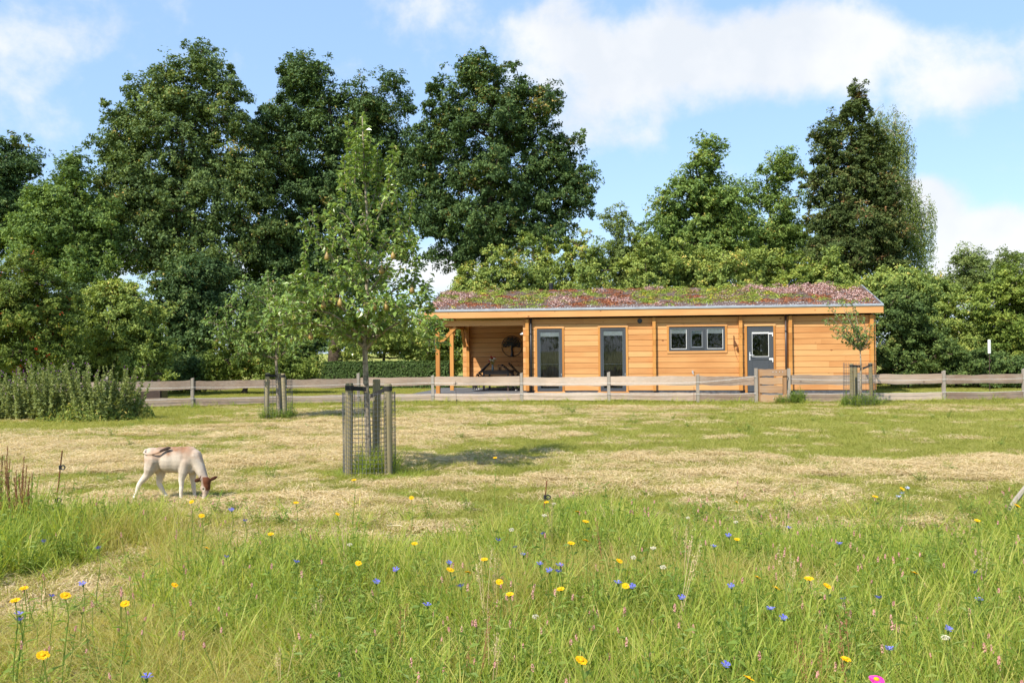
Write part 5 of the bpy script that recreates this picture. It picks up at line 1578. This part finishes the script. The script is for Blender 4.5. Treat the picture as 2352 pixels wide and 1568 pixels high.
def scatter(name, label, cat, protos, P, idx, rot, scl, kind='stuff'):
    """one mass of plants: a point per tuft, tufts set on the points by geometry nodes"""
    col = bpy.data.collections.new(name + ' tufts')
    for i, me in enumerate(protos):
        o = bpy.data.objects.new('%s_tuft_%02d' % (name, i), me)
        col.objects.link(o)
    me = bpy.data.meshes.new(name)
    me.vertices.add(len(P)); me.vertices.foreach_set('co', P.astype(np.float32).reshape(-1))
    a = me.attributes.new('pick', 'INT', 'POINT'); a.data.foreach_set('value', idx.astype(np.int32))
    a = me.attributes.new('turn', 'FLOAT_VECTOR', 'POINT'); a.data.foreach_set('vector', rot.astype(np.float32).reshape(-1))
    a = me.attributes.new('size', 'FLOAT_VECTOR', 'POINT'); a.data.foreach_set('vector', scl.astype(np.float32).reshape(-1))
    o = link(name, me)
    ng = bpy.data.node_groups.new(name + ' nodes', 'GeometryNodeTree')
    ng.interface.new_socket('Geometry', in_out='INPUT', socket_type='NodeSocketGeometry')
    ng.interface.new_socket('Geometry', in_out='OUTPUT', socket_type='NodeSocketGeometry')
    N, L = ng.nodes, ng.links
    gi, go = N.new('NodeGroupInput'), N.new('NodeGroupOutput')
    ci = N.new('GeometryNodeCollectionInfo'); ci.inputs['Collection'].default_value = col
    ci.inputs['Separate Children'].default_value = True; ci.inputs['Reset Children'].default_value = True
    ip = N.new('GeometryNodeInstanceOnPoints'); ip.inputs['Pick Instance'].default_value = True
    def na(nm, ty):
        x = N.new('GeometryNodeInputNamedAttribute'); x.data_type = ty; x.inputs['Name'].default_value = nm
        return x.outputs['Attribute']
    L.new(gi.outputs[0], ip.inputs['Points']); L.new(ci.outputs[0], ip.inputs['Instance'])
    L.new(na('pick', 'INT'), ip.inputs['Instance Index'])
    L.new(na('turn', 'FLOAT_VECTOR'), ip.inputs['Rotation']); L.new(na('size', 'FLOAT_VECTOR'), ip.inputs['Scale'])
    L.new(ip.outputs[0], go.inputs[0])
    md = o.modifiers.new('tufts', 'NODES'); md.node_group = ng
    tag(o, label, cat, kind=kind)
    return o

def jit(n, rng, tilt=0.1):
    return np.stack([rng.normal(0, tilt, n), rng.normal(0, tilt, n), rng.uniform(0, 2 * PI, n)], 1)
def sc3(s):
    return np.stack([s, s, s], 1)

def meadow_edge(x):
    """how far back the flowering strip reaches"""
    return 8.0 - 0.25 * sstep(-1.5, -3.5, x) + 0.35 * np.sin(x * 1.3 + 0.5) + 0.25 * np.sin(x * 3.1) + 0.03 * x
def meadow_mask(x, y):
    """1 where the tall strip grows, 0 in the mown bay on the left and in the field"""
    m = sstep(0.9, -1.3, y - meadow_edge(x) + 2.6 * (fbm(x * 0.8, y * 0.8, 8) - 0.5))
    edge = -2.6 - 0.27 * (y - 6.0) + 0.35 * (fbm(x * 1.2, y * 1.2, 15) - 0.5)
    bay = sstep(edge - 0.25, edge + 0.45, x)               # left limit of the strip
    near = sstep(6.1, 5.2, y) * 0.6                       # it closes again towards the camera
    bank = sstep(-2.75, -3.4, x - 0.45 * (y - 7.3)) * sstep(5.3, 6.0, y) * sstep(8.9, 8.3, y)   # long grass bank at the left edge
    return np.clip(np.maximum(m * np.maximum(bay, near), bank), 0, 1)

def grasses():
    rng = np.random.default_rng(101)
    R = random.Random(5)
    # ---- field
    fp = []
    for k in range(4):
        fp.append(blades(90, 0.05, 0.0036, 0.6, 0.7, 0.19, R, 2).mesh('short_green', G_SHORT))
    for k in range(5):
        m = lying(110, 0.06, 0.20, 0.2, 0.03, R)
        fp.append(m.mesh('lying_hay', G_STRAW))
    for k in range(3):
        fp.append(blades(34, 0.13, 0.005, 0.5, 0.8, 0.13, R, 3).mesh('longer_green', G_SHORT))
    n = 42000
    y = 8.2 + (29.5 - 8.2) * rng.random(n) ** 1.5
    half = 0.62 * y + 1.5
    x = (rng.random(n) * 2 - 1) * half
    s = straw_map(x, y)
    mm = meadow_mask(x, y)
    pick_straw = rng.random(n) < np.clip(s * 0.8 - 0.02, 0, 0.8)
    idx = np.where(pick_straw, 4 + rng.integers(0, 5, n), rng.integers(0, 4, n))
    longer = (~pick_straw) & (rng.random(n) < 0.12 + 0.5 * sstep(27.0, 28.4, y + 0.1 * x))
    idx = np.where(longer, 9 + rng.integers(0, 3, n), idx)
    keep = mm < 0.8
    xz, yz = x[keep], y[keep]
    P = np.stack([xz, yz, 0.055 * np.where(idx[keep] > 3, np.clip(s[keep] - 0.5, 0, 0.5) * 2, 0) * fbm(xz * 2, yz * 3, 44)], 1)
    sc = sc3(rng.uniform(0.7, 1.35, len(xz)))
    sc[:, 2] *= 1 - 0.6 * np.exp(-((xz + 3.65) ** 2 / 0.35 + (yz - 10.1) ** 2 / 0.12))
    big = sstep(14, 26, yz)
    sc[:, :2] *= (1 + 0.7 * big)[:, None]
    scatter('field_grass', 'mown grass and lying hay all over the field', 'grass', fp, P, idx[keep], jit(len(xz), rng, 0.04), sc)
    # hay in the bay in front left
    n = 2600
    x = rng.uniform(-4.6, -0.8, n); y = rng.uniform(3.3, 9.2, n)
    mm = meadow_mask(x, y)
    keep = (mm < 0.75)
    xz, yz = x[keep], y[keep]
    k = len(xz)
    idx = np.where(rng.random(k) < 0.5, 4 + rng.integers(0, 5, k), np.where(rng.random(k) < 0.5, rng.integers(0, 4, k), 9 + rng.integers(0, 3, k)))
    scatter('bay_hay', 'brown lying hay in the mown bay at the front left', 'hay', fp, np.stack([xz, yz, np.zeros(k)], 1), idx, jit(k, rng, 0.05), sc3(rng.uniform(0.7, 1.2, k)))
    # ---- flowering strip
    tp = []
    for k in range(5):
        tp.append(blades(12, 0.42, 0.0105, 0.2, 0.42, 0.08, R, 4).mesh('tall_green', G_TALL))
    for k in range(4):
        tp.append(blades(20, 0.38, 0.005, 0.25, 0.5, 0.09, R, 3).mesh('fine_yellow', G_FINE))
    for k in range(4):                                     # leafy herbs
        m = MB()
        for q in range(5):
            a = R.uniform(0, 6.28); hh = R.uniform(0.2, 0.42)
            e = np.array([0.09 * math.cos(a), 0.09 * math.sin(a), hh])
            m.tube([(0, 0, 0), e * [0.4, 0.4, 0.5], e], 0.0022, 3, caps=False, var=0.3)
            nl = 9
            pos, nr, al = [], [], []
            for j in range(nl):
                s = 0.2 + 0.8 * j / nl
                b = R.uniform(0, 6.28)
                dr = np.array([math.cos(b), math.sin(b), 0.25])
                pos.append(e * [s, s, s] + dr * 0.024); al.append(dr); nr.append([R.gauss(0, .3), R.gauss(0, .3), 1])
            Ls = np.array([R.uniform(0.035, 0.065) for _ in range(nl)])
            v, f = leaf_arrays(np.array(pos), np.array(nr), np.array(al), Ls, Ls * 0.34)
            m.add(v, f, np.repeat([R.random() for _ in range(nl)], 4))
        tp.append(m.mesh('herb', G_HERB))
    for k in range(3):
        tp.append(blades(26, 0.20, 0.006, 0.7, 1.0, 0.10, R, 3).mesh('dry_low', G_STRAW))
    for k in range(3):
        tp.append(blades(20, 0.22, 0.008, 0.5, 0.8, 0.11, R, 3).mesh('low_green', G_TALL))
    for k in range(3):                                     # seeding grass with pale panicles
        m = MB()
        for q in range(4):
            a = R.uniform(0, 6.28); hh = R.uniform(0.38, 0.56)
            e = np.array([0.10 * math.cos(a) * R.random(), 0.10 * math.sin(a) * R.random(), hh])
            m.tube([(0, 0, 0), e * [0.3, 0.3, 0.5], e], [0.0019, 0.0016, 0.001], 3, caps=False, var=0.4)
            nl = 26
            s_ = np.array([R.random() for _ in range(nl)])
            dr = np.array([[R.gauss(0, 1), R.gauss(0, 1), 1.2] for _ in range(nl)])
            pos = e * [1, 1, 0.80] + (e * [0, 0, 0.24]) * s_[:, None] + dr * 0.006
            v, f = leaf_arrays(pos, np.array([[R.gauss(0, 1), R.gauss(0, 1), R.gauss(0, 1)] for _ in range(nl)]), dr, np.full(nl, 0.013), np.full(nl, 0.005))
            m.add(v, f, np.repeat([R.random() for _ in range(nl)], 4))
        tp.append(m.mesh('panicle', G_STRAW if k else G_DOCK))
    for k in range(2):                                     # broad leaved rosettes
        m = MB()
        nl = 9
        a = np.array([R.uniform(0, 6.28) for _ in range(nl)])
        dr = np.stack([np.cos(a), np.sin(a), np.array([R.uniform(0.4, 1.3) for _ in range(nl)])], 1)
        Ls = np.array([R.uniform(0.12, 0.24) for _ in range(nl)])
        v, f = leaf_arrays(dr * 0.09, np.stack([-0.6 * np.cos(a), -0.6 * np.sin(a), 0 * a + 1], 1), dr, Ls, Ls * 0.26, 0.25)
        m.add(v, f, np.repeat([R.random() for _ in range(nl)], 4))
        tp.append(m.mesh('rosette', G_HERB))
    n = 52000
    y = rng.uniform(2.6, 10.4, n)
    x = (rng.random(n) * 2 - 1) * (0.64 * y + 1.3)
    mm = meadow_mask(x, y)
    keep = rng.random(n) < mm ** 1.5 * (0.46 + 0.2 * sstep(7, 4, y))
    x, y, mm = x[keep], y[keep], mm[keep]
    n = len(x)
    dry = fbm(x * 0.7 + 3, y * 0.7, 33) + 0.30 * sstep(1.4, -1.8, x) * sstep(6.6, 4.6, y)
    r = rng.random(n)
    idx = np.where(r < 0.40, rng.integers(0, 5, n), np.where(r < 0.55, 5 + rng.integers(0, 4, n), np.where(r < 0.66, 9 + rng.integers(0, 4, n), 16 + rng.integers(0, 3, n))))
    dr = dry > 0.60
    r2 = rng.random(n)
    idx = np.where(dr & (r2 < 0.55), 5 + rng.integers(0, 4, n), idx)
    idx = np.where(dr & (r2 > 0.80), 13 + rng.integers(0, 3, n), idx)
    r3 = rng.random(n)
    idx = np.where(r3 < 0.003, 19 + rng.integers(0, 3, n), np.where(r3 > 0.985, 22 + rng.integers(0, 2, n), idx))
    hh = (0.30 + 0.70 * mm) * (0.72 + 0.5 * fbm(x * 1.1, y * 1.1, 55)) * rng.uniform(0.75, 1.2, n)
    hh *= 1 - 0.35 * sstep(0.3, -2.0, x) * sstep(6.5, 4.6, y)
    sc = np.stack([0.9 + 0 * hh, 0.9 + 0 * hh, hh], 1)
    scatter('meadow_grass', 'tall yellow-green grass and herbs of the flowering strip in front', 'grass', tp, np.stack([x, y, np.zeros(n)], 1), idx, jit(n, rng, 0.10), sc)
    # ---- longer tufts at fence foot, stakes and edges
    ep, ei, es = [], [], []
    for _ in range(900):
        fx, fy = R.uniform(-6.5, 8), 8.3 + abs(R.gauss(0, 0.9))
        if R.random() < float(fbm(np.array([fx * 1.1]), np.array([fy * 1.1]), 91)[0]) * 1.3 - 0.25:
            ep.append((fx, fy, 0)); ei.append(R.choice([16, 17, 18, 16, 17, 18, 9, 10, 5, 6, 0, 1])); es.append(R.uniform(0.35, 0.9) * max(0.35, 1 - 0.3 * (fy - 8.3)))
    def tuft_at(cx, cy, rr, k, h, kinds):
        for _ in range(k):
            a = R.uniform(0, 6.28); q = rr * R.random() ** 0.5
            ep.append((cx + q * math.cos(a), cy + q * math.sin(a), 0)); ei.append(R.choice(kinds)); es.append(h * R.uniform(0.6, 1.2))
    green = [0, 1, 2, 3, 4, 16, 17, 18]
    for _ in range(130):
        tuft_at(R.uniform(-9, 11), R.uniform(9.6, 25), 0.12, R.randrange(2, 5), R.uniform(0.28, 0.5), [16, 17, 18, 9])
    tuft_at(PB[0] + 0.05, PB[1] + 0.05, 0.26, 46, 1.15, [0, 1, 2, 3, 4])
    tuft_at(PB[0] + 0.35, PB[1] - 0.2, 0.4, 46, 0.45, [16, 17, 18]); tuft_at(PB[0] - 0.3, PB[1] - 0.2, 0.35, 30, 0.4, [16, 17, 18])
    tuft_at(-4.35, 7.95, 0.5, 70, 1.35, [0, 1, 2, 3, 4, 9]); tuft_at(-4.0, 6.6, 0.6, 50, 1.0, [0, 1, 2, 3, 4, 9, 10])
    tuft_at(MBASE[0], MBASE[1], 0.42, 70, 0.8, [9, 10, 11, 12, 16]); tuft_at(RB[0], RB[1], 0.5, 110, 1.0, [9, 10, 11, 12, 16, 0])
    tuft_at(8.2, 26.8, 0.2, 30, 1.1, [9, 10, 11, 12]); tuft_at(7.75, 26.75, 0.2, 16, 0.7, [9, 10, 11])
    for posts in (FPOSTS_L, FPOSTS_R):
        for (x0, y0), (x1, y1) in zip(posts, posts[1:]):
            for _ in range(46):
                s = R.random()
                tuft_at(x0 + (x1 - x0) * s, y0 + (y1 - y0) * s - abs(R.gauss(0, 0.22)) + 0.1, 0.1, 1, R.choice([0.35, 0.45, 0.7]), green)
    ep = np.array(ep); ei = np.array(ei); es = np.array(es)
    scatter('edge_grass', 'longer green grass at the foot of fence posts and tree guards', 'grass', tp, ep, ei, jit(len(ep), rng, 0.1), np.stack([np.ones(len(es)), np.ones(len(es)), es], 1))
    # ---- lawn beyond the fence: short turf
    n = 9000
    y = rng.uniform(28.4, 42, n); x = rng.uniform(-16, 22, n)
    loc = np.array([(HM.inverted() @ Vector((a, b, 0)))[:2] for a, b in zip(x, y)])
    keep = ~((loc[:, 0] > -0.95) & (loc[:, 0] < 15.3) & (loc[:, 1] > -1.4) & (loc[:, 1] < 5.3))
    k = keep.sum()
    scatter('lawn_grass', 'short lawn grass behind the fence', 'grass', fp, np.stack([x, y, 0 * x], 1)[keep], rng.integers(0, 4, k), jit(k, rng, 0.05), sc3(rng.uniform(1.1, 1.8, k)))
    # ---- pink knotweed spikes
    kp = []
    for k in range(3):
        m = MB()
        hh = 0.30
        m.tube([(0, 0, 0), (0.01, 0.005, hh * 0.6), (0.02 * (k - 1), 0.01, hh)], 0.0018, 3, caps=False, var=0.2, mat=1)
        L_ = 0.021 + 0.006 * k
        nb = 34
        a = np.array([R.uniform(0, 6.28) for _ in range(nb)]); s = np.linspace(0, 1, nb)
        rr = 0.0045 * np.sqrt(np.clip(1 - (2 * s - 0.9) ** 2 * 0.8, 0.1, 1))
        pos = np.stack([0.02 * (k - 1) + rr * np.cos(a), 0.01 + rr * np.sin(a), hh + s * L_], 1)
        v, f = leaf_arrays(pos, np.stack([np.cos(a), np.sin(a), 0 * a + 0.3], 1), np.tile([0, 0, 1.0], (nb, 1)), np.full(nb, 0.0065), np.full(nb, 0.0055), 0.2)
        m.add(v, f, np.repeat([R.random() for _ in range(nb)], 4))
        kp.append(m.mesh('knotweed', [M_PPETAL, G_HERB]))
    n = 1500
    y = rng.uniform(2.9, 9.0, n); x = (rng.random(n) * 2 - 1) * (0.6 * y + 0.8)
    dens = 0.22 + 0.6 * sstep(0.0, 2.2, x) + 0.35 * sstep(5.5, 4.3, y)
    keep = rng.random(n) < meadow_mask(x, y) * dens * (0.4 + 1.2 * (fbm(x, y, 71) > 0.5))
    k = keep.sum()
    scatter('pink_knotweed', 'tiny pink knotweed spikes sprinkled through the meadow', 'wildflowers', kp, np.stack([x, y, 0 * x], 1)[keep], rng.integers(0, 3, k), jit(k, rng, 0.12), sc3(rng.uniform(0.75, 1.2, k)))
grasses()

# ------------------------------------------------------------------ single flowers of the meadow
def flower_protos():
    out = {}
    rng = np.random.default_rng(15)
    def stalk(h, leaves, lsz, seed, bend=0.03):
        r = random.Random(seed)
        m = MB()
        m.tube([(0, 0, 0), (bend * 0.3, 0, h * 0.4), (bend, 0.0, h * 0.8), (bend * 0.6, 0, h)], [0.003, 0.0026, 0.0022, 0.002], 5, caps=False, var=0.35)
        pos, nr, al, Ls = [], [], [], []
        for j in range(leaves):
            s = 0.15 + 0.7 * j / max(1, leaves - 1)
            b = j * 2.4 + r.uniform(-.4, .4)
            d = np.array([math.cos(b), math.sin(b), 0.45])
            L_ = lsz * r.uniform(0.7, 1.2)
            pos.append(np.array([bend * s, 0, h * s]) + d * L_ * 0.45); al.append(d); nr.append([-0.4 * d[0], -0.4 * d[1], 1]); Ls.append(L_)
        return m, np.array(pos), np.array(nr), np.array(al), np.array(Ls)
    for key, mats, h in (('yellow', (M_YPETAL, M_YPETAL), 0.46), ('magenta', (M_MAG, M_YPETAL), 0.42)):
        for var in range(3):
            t = thing('x', 'x', 'flower')
            hh = h
            m, pos, nr, al, Ls = stalk(hh, 9, 0.06, var + 3)
            m.build('stem', G_HERB, t)
            v, f = leaf_arrays(pos, nr, al, Ls, Ls * 0.3, 0.2)
            q = MB(); q.add(v, f, np.repeat(rng.random(len(pos)), 4)); q.build('leaves', G_HERB, t)
            tilt = [0.25, 0.5, -0.3][var]
            M = Matrix.Translation((0.018, 0, hh)) @ Matrix.Rotation(tilt, 4, 'X') @ Matrix.Rotation(0.15 * var, 4, 'Y')
            R0 = 0.021 if key == 'yellow' else 0.026
            npet = 14 if key == 'yellow' else 8
            q = MB()
            for k in range(npet):
                a = 2 * PI * k / npet + 0.06 * math.sin(k * 5)
                ca, sa = math.cos(a), math.sin(a)
                w = R0 * (0.27 if key == 'yellow' else 0.44)
                L_ = R0 * (0.95 + 0.1 * math.sin(k * 3 + var))
                loc = [(R0 * 0.25, -w * 0.5, 0.0), (R0 * 0.25, w * 0.5, 0.0), (L_ * 0.75, w, 0.0035), (L_, w * 0.45, 0.001), (L_, -w * 0.45, 0.0015), (L_ * 0.75, -w, 0.003)]
                q.add([tuple(M @ Vector((x * ca - y * sa, x * sa + y * ca, z))) for x, y, z in loc], [(0, 1, 2, 3), (0, 3, 4, 5)], 0.3 + 0.5 * rng.random())
            hd = q.build('petals', mats[0], t)
            q = MB(); q.ball((0, 0, 0.003), (R0 * 0.36, R0 * 0.36, R0 * 0.2), 10, 6, var=0.4)
            q.v = [np.array([tuple(M @ Vector(p)) for p in q.v[0]])]
            q.build('disc', mats[1], hd)
            q = MB(); q.lathe([(0.002, -0.013), (R0 * 0.32, -0.007), (R0 * 0.36, 0.0)], 8, (0, 0, 0), 0.4)
            q.v = [np.array([tuple(M @ Vector(p)) for p in q.v[0]])]
            q.build('calyx', G_HERB, hd)
            out[(key, var)] = t
    for key, mt in (('blue', M_BPETAL), ('pale', M_LBPETAL)):
        for var in range(3):
            t = thing('x', 'x', 'flower')
            hh = 0.40
            m, pos, nr, al, Ls = stalk(hh, 6, 0.07, var + 20)
            m.build('stem', G_HERB, t)
            v, f = leaf_arrays(pos, nr, al, Ls, Ls * 0.14, 0.2)
            q = MB(); q.add(v, f, np.repeat(rng.random(len(pos)), 4)); q.build('leaves', G_HERB, t)
            M = Matrix.Translation((0.018, 0, hh)) @ Matrix.Rotation([0.4, 0.0, -0.5][var], 4, 'X')
            q = MB()
            for k in range(11):
                a = 2 * PI * k / 11
                ca, sa = math.cos(a), math.sin(a)
                up = 0.010 + 0.006 * math.sin(k * 2.7)
                L_ = 0.0185 + 0.004 * math.sin(k * 4.1)
                loc = [(0.002, 0, 0.0), (L_ * 0.6, 0.003, up * 0.7), (L_ * 1.05, 0.0065, up), (L_ * 0.85, 0.0, up * 0.95), (L_ * 1.05, -0.0065, up), (L_ * 0.6, -0.003, up * 0.7)]
                q.add([tuple(M @ Vector((x * ca - y * sa, x * sa + y * ca, z))) for x, y, z in loc], [(0, 1, 2, 3), (0, 3, 4, 5)], 0.25 + 0.6 * rng.random())
            hd = q.build('petals', mt, t)
            q = MB(); q.ball((0, 0, -0.006), (0.0062, 0.0062, 0.009), 8, 6, var=0.1); q.v = [np.array([tuple(M @ Vector(p)) for p in q.v[0]])]; q.build('calyx', G_HERB, hd)
            out[(key, var)] = t
    for var in range(2):
        t = thing('x', 'x', 'flower')
        m, pos, nr, al, Ls = stalk(0.44, 5, 0.05, var + 30)
        m.build('stem', G_HERB, t)
        v, f = leaf_arrays(pos, nr, al, Ls, Ls * 0.3, 0.2)
        q = MB(); q.add(v, f, 0.5); q.build('leaves', G_HERB, t)
        q = MB()
        n = 60
        pp = rvec(n, rng) * np.array([0.02, 0.02, 0.008]) + [0.018, 0, 0.445]
        v, f = leaf_arrays(pp, rvec(n, rng) + [0, 0, 0.8], rvec(n, rng), np.full(n, 0.009), np.full(n, 0.008))
        q.add(v, f, np.repeat(rng.random(n), 4)); q.build('blossom', M_WPETAL, t)
        out[('white', var)] = t
    return out

def plant_flowers():
    P = flower_protos()
    used = set()
    ORD = ['first', 'second', 'third', 'fourth', 'fifth', 'sixth', 'seventh', 'eighth', 'ninth', 'tenth', 'eleventh', 'twelfth', 'thirteenth', 'fourteenth', 'fifteenth', 'sixteenth', 'seventeenth', 'eighteenth', 'nineteenth', 'twentieth'] + ['twenty-' + q for q in ('first', 'second', 'third', 'fourth', 'fifth', 'sixth', 'seventh', 'eighth', 'ninth')]
    YEL = [(813, 1102, 0.50), (1137, 1051, 0.55), (680, 1154), (463, 1184), (440, 1152), (945, 1143), (1255, 1153), (775, 1180), (1327, 1175), (1345, 1197), (1692, 1153), (2010, 1140), (2072, 1122), (2245, 1195), (2337, 1161), (622, 1226), (475, 1258), (952, 1248), (1312, 1247), (1345, 1241), (1693, 1238), (823, 1293), (1034, 1308), (1075, 1314), (1112, 1284), (1423, 1288), (1288, 1352), (1147, 1336), (1171, 1364), (1437, 1345), (1783, 1350), (1900, 1345), (1858, 1328), (1740, 1325), (401, 1343), (287, 1386), (98, 1504), (55, 1350), (150, 1367), (1943, 1513), (1720, 1557), (1335, 1516), (35, 1378), (2100, 1315)]
    BLU = [(532, 1172), (563, 1197), (1247, 1227), (1144, 1242), (1032, 1294), (1240, 1297), (1287, 1300), (1282, 1314), (1262, 1312), (1202, 1275), (1183, 1258), (910, 1310), (1058, 1348), (865, 1338), (1567, 1374), (1812, 1213), (1674, 1231), (1640, 1256), (1928, 1250), (1938, 1377), (2017, 1374), (2250, 1380), (2178, 1447), (1800, 1421), (2043, 1493), (1668, 1529), (337, 1557), (45, 1412), (118, 1370), (45, 1425), (520, 1280), (982, 1391), (1420, 1340), (1452, 1348), (1770, 1400), (2240, 1316), (190, 1342), (100, 1245), (226, 1260), (680, 1292), (1680, 1348)]
    WHI = [(1175, 1218), (1272, 1158), (1250, 1185), (803, 1252), (1523, 1304), (1455, 1282), (1500, 1260), (1690, 1200), (2172, 1466), (1230, 1418), (1580, 1190)]
    sets = [('yellow', 'corn_marigold', YEL, 0.46, 'yellow corn marigold', 'yellow corn marigolds'), ('blue', 'cornflower', BLU, 0.40, 'blue cornflower', 'blue cornflowers'), ('white', 'yarrow', WHI, 0.44, 'small cream yarrow head', 'cream yarrow heads'),
            ('pale', 'flax_flower', [(2085, 1122), (2072, 1134), (2064, 1142)], 0.40, 'pale blue flax flower beside the far right marigold', 'pale flax flowers'), ('magenta', 'cosmos_flower', [(2013, 1560)], 0.42, 'single magenta cosmos cut by the lower edge', None)]
    rr = random.Random(77)
    for key, nm, pts, h, word, grp in sets:
        bands = {}
        for p in pts:
            y = p[1]
            b = 'along the far edge of the meadow' if y < 1205 else ('across the middle of the meadow' if y < 1365 else 'near the bottom of the picture')
            bands.setdefault(b, []).append(p)
        for b, ps in bands.items():
            ps.sort()
            for i, p in enumerate(ps):
                hh = (p[2] if len(p) > 2 else h * rr.uniform(0.9, 1.1))
                pos = ground_at(p[0], p[1], hh)
                var = rr.randrange(3 if key != 'white' else 2)
                pr = P[(key, var)]
                if (key, var) in used:
                    o = copy_tree(pr)
                else:
                    o = pr; used.add((key, var))
                o.name = nm
                s = hh / h
                size = rr.uniform(0.85, 1.15) * (0.7 if key == 'white' else 1.0)
                o.scale = (size, size, s)
                rz = rr.uniform(-0.7, 0.7)
                o.rotation_euler = (0, 0, rz)
                head = Vector((0.018 * size * math.cos(rz), 0.018 * size * math.sin(rz), 0))
                o.location = (pos.x - head.x, pos.y - head.y, 0)
                if key == 'magenta':
                    o['label'] = word
                elif key == 'pale':
                    o['label'] = '%s, %s from the left' % (word, ORD[i])
                else:
                    o['label'] = '%s %s, %s from the left' % (word, b, ORD[i])
                o['category'] = 'flower'
                if grp:
                    o['group'] = grp
    for k, o in P.items():
        if k not in used:
            for c in list(o.children_recursive):
                bpy.data.objects.remove(c)
            bpy.data.objects.remove(o)
plant_flowers()

# ------------------------------------------------------------------ thistles and docks
def weeds():
    rng = np.random.default_rng(19)
    ORD = ['first', 'second', 'third', 'fourth', 'fifth', 'sixth', 'seventh', 'eighth', 'ninth', 'tenth', 'eleventh', 'twelfth']
    spots = [(-20, 850, 960), (20, 858, 962), (55, 846, 962), (85, 836, 962), (115, 832, 964), (150, 846, 962), (178, 826, 962), (205, 836, 964), (235, 856, 964), (268, 842, 962), (292, 838, 960)]
    for i, (x, ytop, ybot) in enumerate(spots):
        b = ground_at(x, ybot + 4)
        top = at(x, ytop, b.y).z
        t = thing('thistle', 'tall grey-green thistle with purple heads by the left fence, %s from the left edge' % ORD[i], 'thistle', (b.x, b.y, 0), 0, 'thistles by the left fence')
        st, LV, HD = MB(), [[], [], [], []], MB()
        for k in range(20):
            a = rng.uniform(0, 2 * PI); rr = rng.uniform(0.05, 0.58)
            h = top * rng.uniform(0.45, 1.05)
            e = np.array([rr * math.cos(a), rr * math.sin(a), h])
            base = e * [0.35, 0.35, 0]
            st.tube([base, base * 0.5 + e * 0.5, e], [0.009, 0.006, 0.003], 4, caps=False)
            n = 130
            s = 0.08 + 0.92 * rng.random(n)
            dr = rvec(n, rng) * [1, 1, 0.4] + [0, 0, 0.2]
            LV[0].append(base + (e - base) * s[:, None] + dr * 0.06 * (1.3 - s)[:, None]); LV[1].append(dr); LV[2].append(rvec(n, rng) + [0, 0, 0.7]); LV[3].append(rng.uniform(0.05, 0.12, n) * (1.35 - 0.75 * s))
            for q in range(rng.integers(0, 3)):
                c = e + rng.normal(size=3) * [0.035, 0.035, 0.03]
                HD.ball(c, (0.011, 0.011, 0.014), 6, 4, var=rng.random())
        st.build('stem', L_THISTLE, t)
        Ls = np.concatenate(LV[3])
        v, f = leaf_arrays(np.concatenate(LV[0]), np.concatenate(LV[2]), np.concatenate(LV[1]), Ls, Ls * 0.5, 0.2)
        m = MB(); m.add(v, f, np.repeat(np.clip(0.5 + 0.25 * rng.normal(size=len(Ls)), 0, 1), 4)); m.build('leaves', L_THISTLE, t)
        HD.build('flower_heads', M_PURPLE, t)['kind'] = 'stuff'
    # low green skirt under the thistles
    m = MB()
    for x, y, r in [(10, 955, 0.6), (60, 960, 0.7), (110, 962, 0.7), (160, 966, 0.6), (205, 968, 0.6), (250, 966, 0.5), (300, 962, 0.45), (-30, 950, 0.8), (30, 930, 0.8), (90, 935, 0.8), (140, 940, 0.7)]:
        b = ground_at(x, y)
        n = 1500
        a = rng.uniform(0, 2 * PI, n); q = r * rng.random(n) ** 0.5
        hh = 0.62 * (1 - (q / r) ** 2) + 0.05
        pos = np.stack([b.x + q * np.cos(a) * 1.3, b.y + q * np.sin(a), hh * rng.random(n) ** 0.6], 1)
        L_ = rng.uniform(0.04, 0.1, n)
        v, f = leaf_arrays(pos, rvec(n, rng) + [0, 0, 0.8], rvec(n, rng) + [0, 0, 0.5], L_, L_ * 0.35)
        m.add(v, f, np.repeat(rng.random(n), 4))
    tag(m.build('low_weeds', L_BUSH), 'low green weeds round the feet of the thistles', 'weeds', kind='stuff')
    # dock with brown seed spikes
    for i, (x, ytop, ybot, n, r) in enumerate([(6, 1005, 1240, 10, 0.12), (40, 1030, 1245, 12, 0.14), (68, 1075, 1250, 8, 0.14)]):
        b = ground_at(x - 4, ybot)
        t = thing('dock_plant', 'brown dock with dry seed spikes at the left edge, %s from the left' % ORD[i], 'dock plant', (b.x, b.y, 0), 0, 'seeding docks at the left edge')
        st, sd = MB(), MB()
        for k in range(n):
            yt = ytop + rng.uniform(0, 70)
            h = at(x, yt, b.y).z * rng.uniform(0.92, 1.04)
            a = rng.uniform(0, 2 * PI)
            e = np.array([r * math.cos(a) * rng.uniform(0.3, 1.3), r * math.sin(a), h])
            st.tube([(e[0] * 0.3, e[1] * 0.3, 0), e * [0.7, 0.7, 0.5], e], [0.004, 0.0035, 0.002], 4, caps=False, var=0.4)
            m_ = 130
            s = 0.55 + 0.45 * rng.random(m_)
            aa = rng.uniform(0, 2 * PI, m_)
            p0 = np.array([e[0] * 0.3, e[1] * 0.3, 0])
            mid = e * [0.7, 0.7, 0.5]
            w = (s - 0.5) / 0.5
            pos = mid * (1 - w)[:, None] + e * w[:, None] + np.stack([np.cos(aa), np.sin(aa), 0 * aa], 1) * 0.007 * (1.2 - 0.7 * w)[:, None]
            v, f = leaf_arrays(pos, rvec(m_, rng), rvec(m_, rng) + [0, 0, 0.6], np.full(m_, 0.011), np.full(m_, 0.007))
            sd.add(v, f, np.repeat(rng.random(m_), 4))
        st.build('stem', G_DOCK, t); sd.build('seed_spike', G_DOCK, t)['kind'] = 'stuff'
weeds()
